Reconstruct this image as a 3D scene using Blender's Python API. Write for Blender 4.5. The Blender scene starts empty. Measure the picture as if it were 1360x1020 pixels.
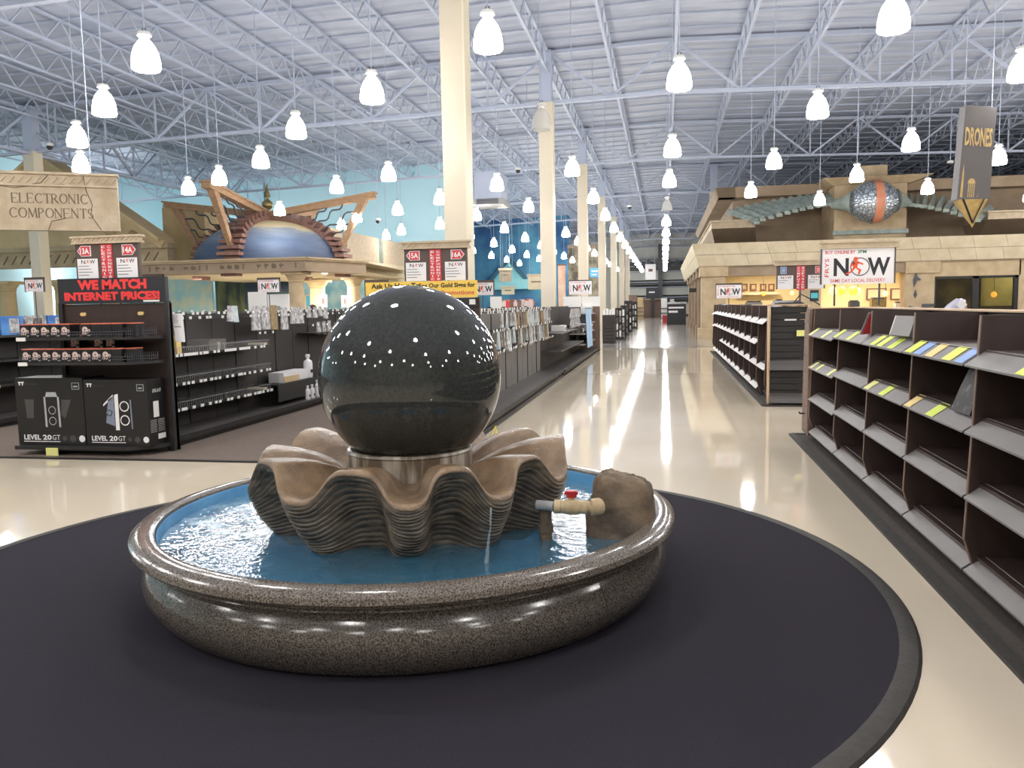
import bpy, math, random
from mathutils import Vector, Matrix
random.seed(7)
S = bpy.context.scene
C = S.collection
PI = math.pi
# ------------------------------------------------------------------ camera, world, exposure
F = 1085.0
EYE = Vector((0, 0, 1.6))
_d = Vector(((882 - 680) / F, (402 - 510) / F, 1.0)).normalized()
_u = Vector((0, -1, 0)); _u = (_u - _d * _u.dot(_d)).normalized()
_x = _d.cross(_u)
# rows of the world->camera rotation are built from the vanishing point of the aisle
_right = Vector((_x[0], _d[0], _u[0])); _down = Vector((_x[1], _d[1], _u[1])); _fwd = Vector((_x[2], _d[2], _u[2]))
cd = bpy.data.cameras.new('camera'); cam = bpy.data.objects.new('camera', cd); C.objects.link(cam)
cd.sensor_width = 36; cd.lens = 36 * F / 1360; cd.clip_end = 300
cam.matrix_world = Matrix(((_right.x, -_down.x, -_fwd.x, EYE.x), (_right.y, -_down.y, -_fwd.y, EYE.y), (_right.z, -_down.z, -_fwd.z, EYE.z), (0, 0, 0, 1)))
S.camera = cam
w = bpy.data.worlds.new('world'); S.world = w; w.use_nodes = True
w.node_tree.nodes['Background'].inputs[0].default_value = (.8, .88, 1, 1)
w.node_tree.nodes['Background'].inputs[1].default_value = .3
S.view_settings.view_transform = 'Standard'; S.view_settings.look = 'None'
S.view_settings.gamma = 1; S.view_settings.use_curve_mapping = False
S.view_settings.exposure = 0.42
LAMP = 44.0; LENS = 95.0
S.cycles.max_bounces = 7; S.cycles.diffuse_bounces = 4; S.cycles.glossy_bounces = 4; S.cycles.transparent_max_bounces = 10
S.cycles.caustics_reflective = False; S.cycles.caustics_refractive = False
S.cycles.sample_clamp_indirect = 4.0

def at(px, py, Y=None, X=None, Z=None):
    r = _right * ((px - 680) / F) + _down * ((py - 510) / F) + _fwd
    t = Y / r.y if Y is not None else X / r.x if X is not None else (Z - 1.6) / r.z
    return EYE + r * t

# ------------------------------------------------------------------ mesh helpers
class MB:
    def __init__(s): s.v = []; s.f = []; s.m = []
    def add(s, vs, fs, m=0):
        o = len(s.v); s.v += [tuple(v) for v in vs]
        for f in fs: s.f.append(tuple(i + o for i in f)); s.m.append(m)
        return s
    def box(s, x0, x1, y0, y1, z0, z1, m=0):
        return s.add([(x0,y0,z0),(x1,y0,z0),(x1,y1,z0),(x0,y1,z0),(x0,y0,z1),(x1,y0,z1),(x1,y1,z1),(x0,y1,z1)],
                     [(0,3,2,1),(4,5,6,7),(0,1,5,4),(1,2,6,5),(2,3,7,6),(3,0,4,7)], m)
    def hexa(s, b, t, m=0):
        return s.add(list(b) + list(t), [(0,3,2,1),(4,5,6,7),(0,1,5,4),(1,2,6,5),(2,3,7,6),(3,0,4,7)], m)
    def obox(s, c, u, v, w, a, b, d, m=0):     # box centred at c with half extents a,b,d along u,v,w
        c = Vector(c); u = Vector(u) * a; v = Vector(v) * b; w = Vector(w) * d
        return s.hexa([c-u-v-w, c+u-v-w, c+u+v-w, c-u+v-w], [c-u-v+w, c+u-v+w, c+u+v+w, c-u+v+w], m)
    def bar(s, p, q, w, h=None, m=0, up=(0, 0, 1)):
        p = Vector(p); q = Vector(q); h = h or w; d = (q - p)
        L = d.length; d.normalize(); u = Vector(up)
        if abs(d.dot(u)) > .99: u = Vector((1, 0, 0))
        a = d.cross(u).normalized(); b = a.cross(d).normalized()
        return s.obox((p + q) / 2, d, a, b, L / 2, w / 2, h / 2, m)
    def prism(s, pts, fn, w0, w1, m=0):        # fn(u,v,w) -> world
        n = len(pts)
        vs = [fn(p[0], p[1], w0) for p in pts] + [fn(p[0], p[1], w1) for p in pts]
        fs = [tuple(range(n - 1, -1, -1)), tuple(range(n, 2 * n))] + [(i, (i + 1) % n, n + (i + 1) % n, n + i) for i in range(n)]
        return s.add(vs, fs, m)
    def tube(s, pts, r, n=6, m=0, cap=True):
        pts = [Vector(p) for p in pts]; k = len(pts); rs = r if isinstance(r, (list, tuple)) else [r] * k
        vs = []; a = None
        for i, p in enumerate(pts):
            d = (pts[min(i + 1, k - 1)] - pts[max(i - 1, 0)]).normalized()
            if a is None:
                a = d.orthogonal().normalized()
            else:
                a = (a - d * a.dot(d)).normalized()
            b = d.cross(a)
            vs += [p + (a * math.cos(2 * PI * j / n) + b * math.sin(2 * PI * j / n)) * rs[i] for j in range(n)]
        fs = [(i*n + j, i*n + (j+1) % n, (i+1)*n + (j+1) % n, (i+1)*n + j) for i in range(k - 1) for j in range(n)]
        if cap: fs += [tuple(range(n - 1, -1, -1)), tuple(range((k-1)*n, k*n))]
        return s.add(vs, fs, m)
    def lathe(s, prof, n=32, c=(0, 0, 0), a0=0, a1=2 * PI, m=0, cap=False):
        full = abs(a1 - a0 - 2 * PI) < 1e-6; na = n if full else n + 1; k = len(prof); vs = []
        for i in range(na):
            a = a0 + (a1 - a0) * i / n
            vs += [(c[0] + r * math.cos(a), c[1] + r * math.sin(a), c[2] + z) for r, z in prof]
        fs = []
        for i in range(n):
            j = (i + 1) % na
            fs += [(i*k + q, j*k + q, j*k + q + 1, i*k + q + 1) for q in range(k - 1)]
        if cap and not full: fs += [tuple(range(k)), tuple((na - 1) * k + q for q in range(k - 1, -1, -1))]
        return s.add(vs, fs, m)
    def disc(s, c, u, v, r, n=16, m=0, r2=None):
        c = Vector(c); u = Vector(u); v = Vector(v)
        ring = lambda R: [c + u * R * math.cos(2*PI*i/n) + v * R * math.sin(2*PI*i/n) for i in range(n)]
        if r2 is None: return s.add(ring(r), [tuple(range(n))], m)
        return s.add(ring(r) + ring(r2), [(i, (i+1) % n, n + (i+1) % n, n + i) for i in range(n)], m)

BASE = {}
def obj(name, mb, m, parent=None, smooth=None, world=True, kind=None):
    me = mb if isinstance(mb, bpy.types.Mesh) else None
    if me is None:
        me = bpy.data.meshes.new(name); vs = mb.v
        if parent is not None and world:
            b = BASE[parent.name]; vs = [(x - b[0], y - b[1], z - b[2]) for x, y, z in vs]
        me.from_pydata(vs, [], mb.f); me.update()
        for mm in (m if isinstance(m, (list, tuple)) else [m]): me.materials.append(mm)
        if max(mb.m, default=0): me.polygons.foreach_set('material_index', mb.m)
        if smooth:
            me.polygons.foreach_set('use_smooth', [True] * len(me.polygons)); me.set_sharp_from_angle(angle=math.radians(smooth))
    o = bpy.data.objects.new(name, me); C.objects.link(o)
    if parent is not None:
        o.parent = parent; BASE[o.name] = BASE.get(parent.name, Vector((0, 0, 0)))
    else: BASE[o.name] = Vector((0, 0, 0))
    if kind: o['kind'] = kind
    return o
def tag(o, label, cat, group=None):
    o['label'] = label; o['category'] = cat
    if group: o['group'] = group
    return o
def thing(name, label, cat, loc=(0, 0, 0), group=None, rz=0):
    o = bpy.data.objects.new(name, None); C.objects.link(o); o.empty_display_size = .1
    o.location = loc; o.rotation_euler = (0, 0, rz); BASE[o.name] = Vector(loc)
    return tag(o, label, cat, group)
def struct(name, mb, m, smooth=None): return obj(name, mb, m, None, smooth, kind='structure')
def dup(root, loc=None, label=None, rz=None):
    r = root.copy(); C.objects.link(r)
    if loc is not None: r.location = loc
    if rz is not None: r.rotation_euler = (0, 0, rz)
    if label: r['label'] = label
    for ch in list(root.children):
        c = ch.copy(); C.objects.link(c); c.parent = r
        for g in ch.children:
            q = g.copy(); C.objects.link(q); q.parent = c
    return r
def nth(n):
    W = ['first', 'second', 'third', 'fourth', 'fifth', 'sixth', 'seventh', 'eighth', 'ninth', 'tenth', 'eleventh', 'twelfth', 'thirteenth', 'fourteenth', 'fifteenth', 'sixteenth', 'seventeenth', 'eighteenth', 'nineteenth']
    if n < 19: return W[n]
    n += 1; t = {2: 'twent', 3: 'thirt', 4: 'fort', 5: 'fift'}[n // 10]
    return t + 'ieth' if n % 10 == 0 else t + 'y-' + W[n % 10 - 1]
_T = {}
def glyphs(s, bold=0.0, spacing=1.0, lines=None):
    k = (s, bold, spacing)
    if k not in _T:
        cu = bpy.data.curves.new('t', 'FONT'); cu.body = s; cu.offset = bold; cu.space_character = spacing; cu.align_x = 'CENTER'; cu.resolution_u = 2
        cu.space_line = .8
        o = bpy.data.objects.new('t', cu); C.objects.link(o)
        dg = bpy.context.evaluated_depsgraph_get()
        me = bpy.data.meshes.new_from_object(o.evaluated_get(dg))
        vs = [v.co.copy() for v in me.vertices]; fs = [tuple(p.vertices) for p in me.polygons]
        bpy.data.objects.remove(o); bpy.data.curves.remove(cu); bpy.data.meshes.remove(me)
        x0 = min(v.x for v in vs); x1 = max(v.x for v in vs); y0 = min(v.y for v in vs); y1 = max(v.y for v in vs)
        _T[k] = ([((v.x - x0) / (x1 - x0) - .5, (v.y - y0) / (y1 - y0) - .5) for v in vs], fs)
    return _T[k]
def put_text(mb, s, c, u, v, wid, hei, bold=0.0, spacing=1.0, m=0):
    vs, fs = glyphs(s, bold, spacing); c = Vector(c); u = Vector(u); v = Vector(v)
    return mb.add([c + u * (a * wid) + v * (b * hei) for a, b in vs], fs, m)
def text(name, s, c, u, v, wid, hei, m, parent, bold=0.0, spacing=1.0):
    return obj(name, put_text(MB(), s, c, u, v, wid, hei, bold, spacing), m, parent)
UX, UY, UZ = Vector((1, 0, 0)), Vector((0, 1, 0)), Vector((0, 0, 1))

# ------------------------------------------------------------------ materials
def L(r, g, b):
    f = lambda c: ((c / 255 + .055) / 1.055) ** 2.4 if c > 10 else c / 255 / 12.92
    return (f(r), f(g), f(b))
def mat(name, c1, c2=None, scale=5, detail=4, rough=.6, metal=0, bump=0, bscale=60, stretch=(1, 1, 1), emis=0, spec=.5, lo=.35, hi=.65, coat=0, alpha=1, trans=0):
    m = bpy.data.materials.new(name); m.use_nodes = True; nt = m.node_tree; p = nt.nodes['Principled BSDF']
    p.inputs['Base Color'].default_value = (*c1, 1); p.inputs['Roughness'].default_value = rough; p.inputs['Metallic'].default_value = metal
    p.inputs['Specular IOR Level'].default_value = spec; p.inputs['Coat Weight'].default_value = coat; p.inputs['Alpha'].default_value = alpha
    p.inputs['Transmission Weight'].default_value = trans
    tc = mp = None
    if c2 or bump:
        tc = nt.nodes.new('ShaderNodeTexCoord'); mp = nt.nodes.new('ShaderNodeMapping'); mp.inputs['Scale'].default_value = stretch
        nt.links.new(tc.outputs['Object'], mp.inputs[0])
    if c2:
        n = nt.nodes.new('ShaderNodeTexNoise'); n.inputs['Scale'].default_value = scale; n.inputs['Detail'].default_value = detail
        nt.links.new(mp.outputs[0], n.inputs[0])
        r = nt.nodes.new('ShaderNodeValToRGB'); r.color_ramp.elements[0].position = lo; r.color_ramp.elements[1].position = hi
        r.color_ramp.elements[0].color = (*c1, 1); r.color_ramp.elements[1].color = (*c2, 1)
        nt.links.new(n.outputs[0], r.inputs[0]); nt.links.new(r.outputs[0], p.inputs['Base Color'])
        if emis: nt.links.new(r.outputs[0], p.inputs['Emission Color'])
    if bump:
        n = nt.nodes.new('ShaderNodeTexNoise'); n.inputs['Scale'].default_value = bscale; n.inputs['Detail'].default_value = 3
        nt.links.new(mp.outputs[0], n.inputs[0]); b = nt.nodes.new('ShaderNodeBump'); b.inputs['Strength'].default_value = bump; b.inputs['Distance'].default_value = .02
        nt.links.new(n.outputs[0], b.inputs['Height']); nt.links.new(b.outputs[0], p.inputs['Normal'])
    if emis:
        if not c2: p.inputs['Emission Color'].default_value = (*c1, 1)
        p.inputs['Emission Strength'].default_value = emis
    return m
M = {}
M['floor'] = mat('polished_cream_floor', L(220, 207, 186), L(211, 197, 174), scale=.5, detail=5, rough=.05, bump=.02, bscale=1.3, spec=.5)
M['carpet'] = mat('brown_carpet', L(112, 98, 88), L(98, 86, 77), scale=40, rough=.95, bump=.3, bscale=300)
M['runner'] = mat('brown_runner', L(84, 76, 70), L(66, 60, 55), scale=60, rough=.95, bump=.4, bscale=250, stretch=(1, 4, 1))
M['rug'] = mat('charcoal_rug', L(46, 43, 50), L(54, 50, 58), scale=120, detail=6, rough=1, bump=.5, bscale=420, spec=.15)
M['rubber'] = mat('rubber_edge', L(58, 54, 50), L(48, 45, 42), scale=30, rough=.7)
M['roof'] = mat('roof_insulation', L(150, 159, 178), L(176, 183, 198), scale=1.1, detail=6, rough=.55, bump=.9, bscale=1.2, stretch=(.35, 2.2, 1))
M['steel'] = mat('painted_blue_grey_steel', L(176, 185, 204), rough=.5)
M['steeld'] = mat('grey_steel', L(174, 183, 201), rough=.5)
M['cyan'] = mat('turquoise_paint', L(176, 216, 228), L(186, 222, 232), scale=.15, rough=.7)
M['white'] = mat('white_plastic', (.8, .8, .78), rough=.5)
M['grey'] = mat('mid_grey', (.3, .3, .3), rough=.5)
M['black'] = mat('black_metal', L(34, 33, 33), L(40, 38, 38), scale=8, rough=.45)
M['dark'] = mat('dark_panel', L(54, 48, 45), L(47, 42, 40), scale=2, rough=.6)
M['cream'] = mat('cream_paint', L(214, 204, 184), L(206, 195, 174), scale=.6, rough=.6)
M['creamd'] = mat('cream_edge', L(222, 212, 186), rough=.5)
M['ash'] = mat('pale_rack_grey', L(206, 208, 200), rough=.8)
M['lamp'] = mat('lit_lamp_glass', (1, .97, .94), rough=.3, emis=LAMP)
M['lens'] = mat('lit_lamp_mouth', (1, .97, .94), rough=.3, emis=LENS)
M['lampdim'] = mat('unlit_lamp_glass', (.75, .75, .72), rough=.15, alpha=.55)
M['granite'] = mat('polished_grey_granite', L(56, 52, 48), L(130, 120, 110), scale=150, detail=4, rough=.16, lo=.40, hi=.6, spec=.6)
M['granite2'] = mat('polished_dark_granite', L(52, 48, 45), L(114, 106, 97), scale=150, detail=4, rough=.16, lo=.40, hi=.6, spec=.6)
M['joint'] = mat('pale_joint', L(150, 142, 130), rough=.7)
M['ball'] = mat('black_granite', L(46, 48, 47), L(56, 58, 56), scale=60, detail=4, rough=.035, spec=.5)
M['liner'] = mat('blue_pool_paint', L(70, 140, 190), L(96, 164, 208), scale=3, rough=.5)
M['rock'] = mat('tan_rock', L(128, 110, 90), L(88, 76, 64), scale=7, detail=9, rough=.9, bump=1.2, bscale=11)
M['pvc'] = mat('cream_pvc', L(196, 176, 140), L(170, 148, 112), scale=12, rough=.5)
M['red'] = mat('red_plastic', L(170, 32, 40), rough=.4)
M['sred'] = mat('sign_red', L(206, 60, 66), rough=.5)
M['fred'] = mat('figure_red', L(220, 84, 52), rough=.5)
M['gred'] = mat('bright_red', L(226, 58, 58), rough=.5)
M['green'] = mat('sign_green', L(40, 110, 70), rough=.5)
M['signw'] = mat('sign_white', L(232, 230, 232), rough=.45)
M['ink'] = mat('black_print', L(34, 36, 42), rough=.5)
M['signbr'] = mat('sign_brown', L(84, 70, 64), rough=.5)
M['stone'] = mat('cast_stone', L(196, 180, 156), L(180, 162, 136), scale=6, detail=6, rough=.8, bump=.3, bscale=30)
M['stonecut'] = mat('incised_stone', L(112, 98, 82), rough=.9)
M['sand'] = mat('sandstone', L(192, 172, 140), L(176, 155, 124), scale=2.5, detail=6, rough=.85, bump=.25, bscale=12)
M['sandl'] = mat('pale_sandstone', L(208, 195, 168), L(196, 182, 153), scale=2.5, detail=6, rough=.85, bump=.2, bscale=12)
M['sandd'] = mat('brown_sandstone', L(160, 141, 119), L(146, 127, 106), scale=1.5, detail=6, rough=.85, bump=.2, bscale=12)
M['tan'] = mat('tan_stucco', L(214, 190, 148), L(202, 177, 134), scale=1.5, detail=5, rough=.85)
M['wood'] = mat('weathered_beam', L(176, 142, 108), L(152, 120, 92), scale=5, detail=6, rough=.7, stretch=(1, 1, 3))
M['rib'] = mat('red_brown_rib', L(136, 102, 90), L(118, 86, 76), scale=3, detail=5, rough=.7)
M['iron'] = mat('dark_iron', L(74, 76, 82), rough=.5)
M['brass'] = mat('old_brass', L(160, 142, 92), L(130, 116, 76), scale=6, rough=.35, metal=.6)
M['copper'] = mat('verdigris_copper', L(158, 168, 160), L(130, 144, 136), scale=4, rough=.6)
M['wine'] = mat('dark_walnut', L(62, 47, 42), L(54, 41, 37), scale=3, detail=6, rough=.5, stretch=(3, 3, .4))
M['walnut'] = mat('walnut_edge', L(122, 98, 84), L(104, 82, 70), scale=4, rough=.55, stretch=(4, 4, .6))
M['lip'] = mat('grey_shelf_lip', L(114, 110, 108), L(106, 102, 100), scale=4, rough=.5)
M['lipw'] = mat('pale_shelf_lip', L(198, 194, 192), rough=.5)
M['tanw'] = mat('tan_wood_edge', L(196, 168, 136), rough=.6)
M['ytag'] = mat('yellow_tag', L(206, 220, 84), rough=.6)
M['ptag'] = mat('pale_yellow_tag', L(226, 224, 140), rough=.6)
M['otag'] = mat('apricot_tag', L(226, 196, 128), rough=.6)
M['btag'] = mat('blue_tag', L(128, 158, 208), rough=.6)
M['wtag'] = mat('white_tag', L(226, 224, 220), rough=.6)
M['deck'] = mat('grey_deck', L(88, 84, 82), L(78, 75, 73), scale=2, rough=.35)
M['peg'] = mat('grey_pegboard', L(120, 116, 112), L(112, 108, 104), scale=2, rough=.6)
M['bag'] = mat('clear_packet', L(206, 206, 206), L(150, 148, 150), scale=14, rough=.25, lo=.4, hi=.6)
M['bag2'] = mat('bronze_packet', L(160, 138, 100), L(140, 120, 90), scale=14, rough=.25)
M['bag3'] = mat('dark_packet', L(70, 68, 72), L(150, 140, 130), scale=16, rough=.25)
M['bag4'] = mat('pale_blue_packet', L(176, 196, 206), L(210, 214, 214), scale=14, rough=.25)
M['card'] = mat('black_carton', L(25, 24, 25), L(30, 29, 29), scale=2, rough=.38)
M['orange'] = mat('orange_trim', L(206, 108, 84), rough=.5)
M['fanp'] = mat('fan_print', L(230, 214, 210), L(200, 170, 160), scale=60, rough=.4)
M['yellow'] = mat('banner_yellow', L(236, 198, 84), rough=.5)
M['gold'] = mat('gold_print', L(196, 168, 108), L(170, 142, 88), scale=8, rough=.4)
M['ban'] = mat('grey_banner', L(92, 88, 88), rough=.6)
# ------------------------------------------------------------------ the setting
roofz = lambda x: 10.05 - .03 * abs(x)
XL, XR, YN, YF = -30, 30, -12, 101
struct('floor', MB().add([(XL-2,YN,0),(XR,YN,0),(XR,YF,0),(XL-2,YF,0)], [(0,1,2,3)]), M['floor'])
ceil = MB()
for sx in (-1, 1):
    for k in range(15):
        y0 = YN + (YF - YN) * k / 15; y1 = YN + (YF - YN) * (k + 1) / 15; xe = sx * 33
        q = [(0, y0, roofz(0)), (xe, y0, roofz(xe)), (xe, y1, roofz(xe)), (0, y1, roofz(0))]
        ceil.add(q, [(0, 1, 2, 3)] if sx < 0 else [(3, 2, 1, 0)])
ceiling = struct('ceiling', ceil, M['roof'])
pur = MB()
y = YN + .7
while y < YF:
    for sx in (-1, 1): pur.bar((0, y, roofz(0) - .03), (sx * 31, y, roofz(31) - .03), .035, .05)
    y += 1.22
obj('purlins', pur, M['steel'], ceiling, kind='stuff')
# open web joists along the aisle, one object each, sharing one mesh
jb = MB(); y = YN
jb.box(-.04, .04, YN, YF, -.12, -.06); jb.box(-.04, .04, YN, YF, -.78, -.72)
k = 0
while y < YF - .6:
    jb.bar((0, y, -.09 if k % 2 else -.75), (0, y + .61, -.75 if k % 2 else -.09), .035); y += .61; k += 1
jm = None
for k in range(-15, 14):
    x = .35 + 2.05 * k
    if jm is None: o = obj('roof_joist', jb, M['steeld'], ceiling); jm = o.data
    else: o = obj('roof_joist', jm, None, ceiling)
    o.location = (x, 0, roofz(x))
# cross girders at the column lines
gb = MB()
for sx in (-1, 1):
    zt = lambda x: roofz(x) - .12; zb = lambda x: roofz(x) - 1.72
    gb.bar((0, 0, zt(0)), (sx * 30, 0, zt(30)), .16, .12); gb.bar((0, 0, zb(0)), (sx * 30, 0, zb(30)), .16, .1)
    P = 2.05; n = 0; x = .35 * sx if sx > 0 else -.35
    x = .35
    while abs(x) < 29:
        a, b = x, x + sx * P
        if n % 2 == 0: gb.bar((a, 0, zt(a)), (b, 0, zb(b)), .075)
        else: gb.bar((a, 0, zb(a)), (b, 0, zt(b)), .075)
        gb.bar((b, 0, zt(b)), (b, 0, zb(b)), .055)
        x = b; n += 1
gm = None
for k in range(-1, 8):
    if gm is None: o = obj('roof_girder', gb, M['steel'], ceiling); gm = o.data
    else: o = obj('roof_girder', gm, None, ceiling)
    o.location = (0, 15.3 + 12.2 * k, 0)
# a girder along the left column line
lg = MB(); x = -23.25; zt = roofz(x) - .2; zb = zt - 1.6
lg.box(x-.08, x+.08, YN, 46, zt-.06, zt+.06); lg.box(x-.08, x+.08, YN, 46, zb-.05, zb+.05)
y = 3.1; n = 0
while y < 45:
    lg.bar((x, y, zb if n % 2 else zt), (x, y + 2.03, zt if n % 2 else zb), .1); lg.bar((x, y + 2.03, zb), (x, y + 2.03, zt), .06); y += 2.03; n += 1
obj('roof_girder', lg, M['steel'], ceiling)
YB = 45.7
struct('wall_left', MB().box(XL - .3, XL, YN, YB, 0, 9.6), M['cyan'])
struct('wall_back_left', MB().box(XL - .3, -10.7, YB, YB + .3, 0, 9.8), M['cyan'])
struct('wall_return', MB().hexa([(-11.0, YB + .3, 0), (-10.7, YB + .3, 0), (-19.0, 76, 0), (-19.4, 76, 0)], [(-11.0, YB + .3, 9.8), (-10.7, YB + .3, 9.8), (-19.0, 76, 9.7), (-19.4, 76, 9.7)]), M['cyan'])
M['far'] = mat('far_wall', L(222, 222, 214), L(212, 212, 204), scale=.4, rough=.8)
M['wfront'] = mat('front_wall_paint', L(150, 146, 138), rough=.8)
struct('wall_far', MB().box(-34, XR, YF, YF + .3, 0, 10), M['far'])
struct('wall_right', MB().box(XR, XR + .3, YN, YF, 0, 9.6), M['wfront'])
struct('wall_front', MB().box(XL, XR, YN - .3, YN, 0, 10), M['wfront'])
# blue painted mural wall with a pyramid, far left of the aisle
nm = mat('mural_blue', L(52, 92, 140), L(110, 182, 206), scale=.3, detail=5, rough=.8, lo=.4, hi=.75)
o = struct('wall_mural', MB().box(-19.2, -8.6, 76, 76.3, 0, 9.8), nm)
pm = mat('pyramid_paint', L(120, 196, 204), L(160, 214, 216), scale=.6, rough=.7)
pe = mat('pyramid_edge', L(62, 104, 124), rough=.7)
a = at(652, 372, Y=75.6); b = at(676, 344, Y=75.6); c = at(699, 372, Y=75.6)
t = thing('pyramid_relief', 'turquoise pyramid relief with dark edges on the deep blue far wall', 'wall decoration', (b.x, 75.6, 0))
obj('face', MB().prism([(a.x, a.z), (c.x, c.z), (b.x, b.z)], lambda u, v, w: (u, w, v), 75.65, 75.98), pm, t)
for p, q in ((a, b), (b, c)): obj('edge', MB().bar((p.x, 75.6, p.z), (q.x, 75.6, q.z), .3, .3), pe, t)
obj('ledge', MB().box(a.x - .5, c.x + .8, 75.2, 75.98, a.z - .9, a.z), pm, t)
M['ffar'] = mat('reflection_grey_floor', L(170, 163, 152), L(156, 150, 142), scale=.6, detail=5, rough=.13, bump=.02, bscale=1.3, spec=.6)  # greying by reflection down the aisle is painted into this floor colour
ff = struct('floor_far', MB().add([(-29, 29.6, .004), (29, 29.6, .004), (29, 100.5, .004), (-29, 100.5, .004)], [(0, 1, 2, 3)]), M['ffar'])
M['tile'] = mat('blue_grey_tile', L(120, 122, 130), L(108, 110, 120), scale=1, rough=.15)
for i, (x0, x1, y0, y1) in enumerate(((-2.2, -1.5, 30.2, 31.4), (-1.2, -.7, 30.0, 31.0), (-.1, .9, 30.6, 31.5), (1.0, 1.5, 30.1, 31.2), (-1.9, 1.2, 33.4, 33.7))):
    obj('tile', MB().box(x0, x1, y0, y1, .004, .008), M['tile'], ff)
# carpet and runner
ce = MB().add([(-30, 7.75, .012), (-2.85, 7.85, .012), (-2.2, 8.6, .012), (-2.2, 28.6, .012), (-30, 28.6, .012), (-30, 7.75, 0), (-2.85, 7.85, 0), (-2.2, 8.6, 0), (-2.2, 28.6, 0), (-30, 28.6, 0)],
              [(0, 1, 2, 3, 4), (5, 6, 1, 0), (6, 7, 2, 1), (7, 8, 3, 2)])
t = thing('carpet', 'flat brown carpet laid under the electronics shelving left of the cream aisle', 'carpet', (-10, 15, 0))
obj('pile', ce, M['carpet'], t)
eb = MB(); ed = [(-30, 7.75), (-2.85, 7.85), (-2.2, 8.6), (-2.2, 28.6)]
for p, q in zip(ed, ed[1:]): eb.bar((*p, .009), (*q, .009), .035, .018)
obj('edge_strip', eb, M['black'], t)
t = thing('carpet', 'narrow brown runner with dark edge under the near walnut book shelves on the right', 'carpet', (2, 5, 0))
obj('pile', MB().box(1.5, 3.2, 1.2, 10.1, 0, .012), M['runner'], t)
obj('edge_strip', MB().bar((1.5, 1.2, .01), (1.5, 10.1, .01), .07, .024).bar((1.5, 10.1, .01), (2.8, 10.1, .01), .07, .024), M['rubber'], t)
t = thing('carpet', 'narrow dark runner under the farther walnut shelves beside the aisle', 'carpet', (2, 20, 0))
obj('pile', MB().box(1.5, 2.9, 12.85, 27.2, 0, .012), M['runner'], t)
obj('edge_strip', MB().bar((1.5, 12.85, .01), (1.5, 27.2, .01), .07, .024).bar((1.5, 12.85, .01), (2.9, 12.85, .01), .07, .024), M['rubber'], t)
# unseen fill lights added behind the left displays to brighten the turquoise walls
for (x_, y_, sx_, dx, dy, en_) in ((-27.4, 36, 9, -1, 0, 230), (-27.4, 22, 9, -1, 0, 260), (-25, 42.2, 8, 0, 1, 150), (-16.5, 42.2, 8, 0, 1, 70)):
    l = bpy.data.lights.new('wall_fill_light', 'AREA'); l.shape = 'RECTANGLE'; l.size = sx_; l.size_y = .25; l.energy = en_; l.color = (1, .98, .95)
    o = bpy.data.objects.new('wall_fill_light', l); C.objects.link(o); o.location = (x_, y_, 4.1); dr = Vector((dx, dy, .75)).normalized()
    o.rotation_euler = dr.to_track_quat('-Z', 'X' if dx else 'Y').to_euler()
# columns
ords = ['first', 'second', 'third', 'fourth', 'fifth', 'sixth', 'seventh', 'eighth', 'ninth', 'tenth', 'eleventh', 'twelfth', 'thirteenth', 'fourteenth', 'fifteenth', 'sixteenth', 'seventeenth', 'eighteenth', 'nineteenth', 'twentieth']
def column(x, y, label, zs=8.25):
    t = thing('column', label, 'column', (x, y, 0))
    zs = roofz(x) - 1.72
    a = MB().box(x-.225, x+.2, y-.225, y+.225, 0, zs)
    obj('shaft', a, M['cream'], t)
    obj('corner_guard', MB().box(x+.2, x+.235, y-.235, y+.225, 0, zs), M['creamd'], t)
    obj('painted_top', MB().box(x-.2, x+.2, y-.2, y+.2, zs, roofz(x) - .05), M['steel'], t)
    obj('bearing_plate', MB().box(x-.3, x+.3, y-.3, y+.3, roofz(x) - .2, roofz(x) - .12), M['steeld'], t)
    return t
for k in range(7):
    column(-3.83, 15.3 + 12.2 * k, ('tall square cream column rising behind the black ball, the nearest of the aisle row' if k == 0 else f'square cream column with blue-grey top, {ords[k]} from the front in the row left of the aisle'))
column(-23.25, 27.5, 'slim cream column with blue-grey top behind the carved stone sign at far left')
o = at(948, 238, Y=52); column(o.x, 52, 'blue-grey steel column top showing above the stone roof edge on the right')

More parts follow.
